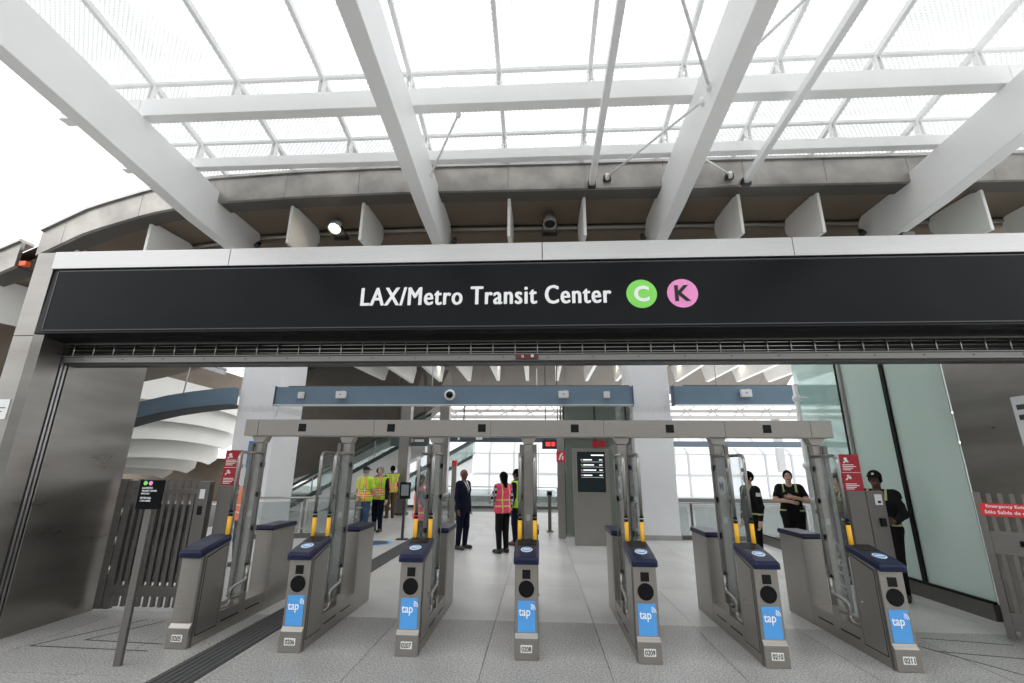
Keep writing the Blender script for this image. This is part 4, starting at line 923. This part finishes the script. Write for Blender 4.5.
    if cap is not None:
        cr = np.maximum(ellip(P, (0, -.008, 1.70), (.092, .112, .10)), 1.695-hz); br = np.maximum(np.maximum(ellip(P, (0, .09, 1.70), (.085, .11, .05)), np.abs(hz-1.705)-.012), -P[1]); garment('cap', np.minimum(cr, br), [cap, SHIRT], lambda c: ((c[:, 1] > .07) & (np.abs(c[:, 0]) < .014) & (c[:, 2] > 1.73) & (c[:, 2] < 1.755)).astype(int))
    if vest is not None:
        base, tape, edge = vest
        vs_ = np.maximum(smin(G['torso'], capsule(P, (-.075, 0, .92), (.075, 0, .92), .11*f, .11*f), .05)-.030, np.maximum(hz-1.50, .86-hz)); vs_ = np.maximum(vs_, -(capsule(P, (0, .02, 1.49), (0, .03, 1.7), .07, .1)))
        vs_ = np.maximum(vs_, -np.maximum(capsule(P, (0, .2, 1.5), (0, .22, 1.1), .10, .03), -P[1]))
        def vf(c):
            m = np.zeros(len(c), int); x = np.abs(np.abs(c[:, 0])-.105); b1 = np.abs(c[:, 2]-1.02); b2 = np.abs(c[:, 2]-1.15)
            for bb in (x, b1, b2): m[bb < .042] = 2
            for bb in (x, b1, b2): m[bb < .014] = 1
            return m
        garment('vest', vs_, [base, tape, edge], vf)
    if suit and False: pass
    return t, k
DOWN = lambda s, o=.27, y=.03: ((s*(o-.01), -.02, 1.14), (s*o, y, .90), (s*o, y+.02, .78))
HB = mat('hair_black', (.006, .005, .005), .8, spec=.1); HG = mat('hair_grey', (.22, .21, .20), .6)
R_ = math.radians
# facing angle: 0 looks away from the entrance (+Y); 180 looks out to the plaza
A0 = (DOWN(-1), DOWN(1))
person('man in a navy suit standing with arms at his sides facing a woman', (-1.80, 11.37, 0), R_(-112), 1.77, A0, 'brown', NAVYC, NAVYC, LEATH, suit=True, step=.03, fat=1.15)
person('woman in a pink reflective vest and plaid shirt facing the man in a suit', (-.83, 10.95, 0), R_(42), 1.72, (((-.25, .06, 1.17), (-.17, .25, 1.10), (-.1, .33, 1.12)), DOWN(1, .25)), 'brown', PLAID, BLK, LEATH, hair=HB, vest=(HPINK, YTAPE, HPINK), woman=True, fat=.93)
person('man in navy partly hidden behind the woman in the pink vest', (-.58, 12.1, 0), R_(75), 1.78, A0, 'brown', NAVYC, NAVYC, BRLEATH, hair=HB, vest=(HIVIS, SILV, HIVIS))
person('man in a dark cap, lime and orange vest and blue jeans seen from behind', (-4.97, 13.5, 0), R_(-20), 1.80, (DOWN(-1), ((.27, .05, 1.16), (.24, .22, 1.02), (.2, .3, 1.0))), 'pale', HIVIS, JEAN, BRLEATH, hair=HG, cap=cloth('dark_cap', (.03, .025, .025)), vest=(HIVIS, SILV, ORNG), short_sleeve=True, fat=1.08)
person('man in a dark suit and open lime vest talking to a man in jeans', (-4.72, 14.0, 0), R_(165), 1.81, A0, 'pale', NAVYC, NAVYC, LEATH, hair=HG, vest=(HIVIS, SILV, ORNG), suit=True)
person('man in lime vest and brown trousers standing further back by the railing', (-5.52, 17.7, 0), R_(35), 1.86, A0, 'brown', GREYC, KHAKI, BRLEATH, hair=HB, vest=(HIVIS, SILV, ORNG))
person('person in black standing beyond the two men in vests', (-5.85, 17.2, 0), R_(-60), 1.78, A0, 'brown', BLK, BLK, LEATH, hair=HB)
person('person in a pink vest looking at a phone behind a fare gate', (-2.38, 9.6, 0), R_(-70), 1.66, (((-.23, .06, 1.17), (-.15, .27, 1.16), (-.1, .34, 1.18)), ((.23, .06, 1.17), (.13, .29, 1.18), (.09, .36, 1.2))), 'tan', GREYC, BLK, LEATH, hair=HB, vest=(HPINK, YTAPE, HPINK), woman=True)
person('worker in an orange reflective vest behind the swing gate post', (-5.62, 9.0, 0), R_(150), 1.68, A0, 'tan', cloth('royal', (.03, .08, .3)), BLK, LEATH, hair=HB, vest=(ORNG, YTAPE, HPINK))
person('woman officer in black uniform with arms crossed on her chest', (5.12, 10.2, 0), R_(158), 1.80, (((-.29, .08, 1.20), (-.04, .26, 1.27), (.1, .25, 1.28)), ((.29, .08, 1.20), (.05, .22, 1.19), (-.09, .24, 1.16))), 'pale', BLK, BLK, LEATH, hair=HB, bun=True, woman=True, short_sleeve=True, fat=1.15, badge=True)
person('officer in black uniform and cap standing by the mint glass', (5.20, 7.75, 0), R_(135), 1.80, (((-.27, .04, 1.17), (-.2, .24, 1.08), (-.14, .34, 1.08)), DOWN(1, .28)), 'dark', BLK, BLK, LEATH, hair=HB, cap=BLK, fat=1.2, badge=True, h=.010)
person('officer in dark uniform seen through a fare gate glass leaf with round logo', (4.02, 9.5, 0), R_(100), 1.78, A0, 'pale', BLK, BLK, LEATH, hair=HB, badge=True)
person('officer in dark uniform holding up one forearm beside the red sign post', (5.24, 8.75, 0), R_(90), 1.76, (DOWN(-1), ((.27, .08, 1.17), (.17, .30, 1.12), (.12, .38, 1.12))), 'tan', BLK, BLK, LEATH, hair=HB, cap=cloth('dark_cap', (.03, .025, .025)), short_sleeve=True, badge=True)
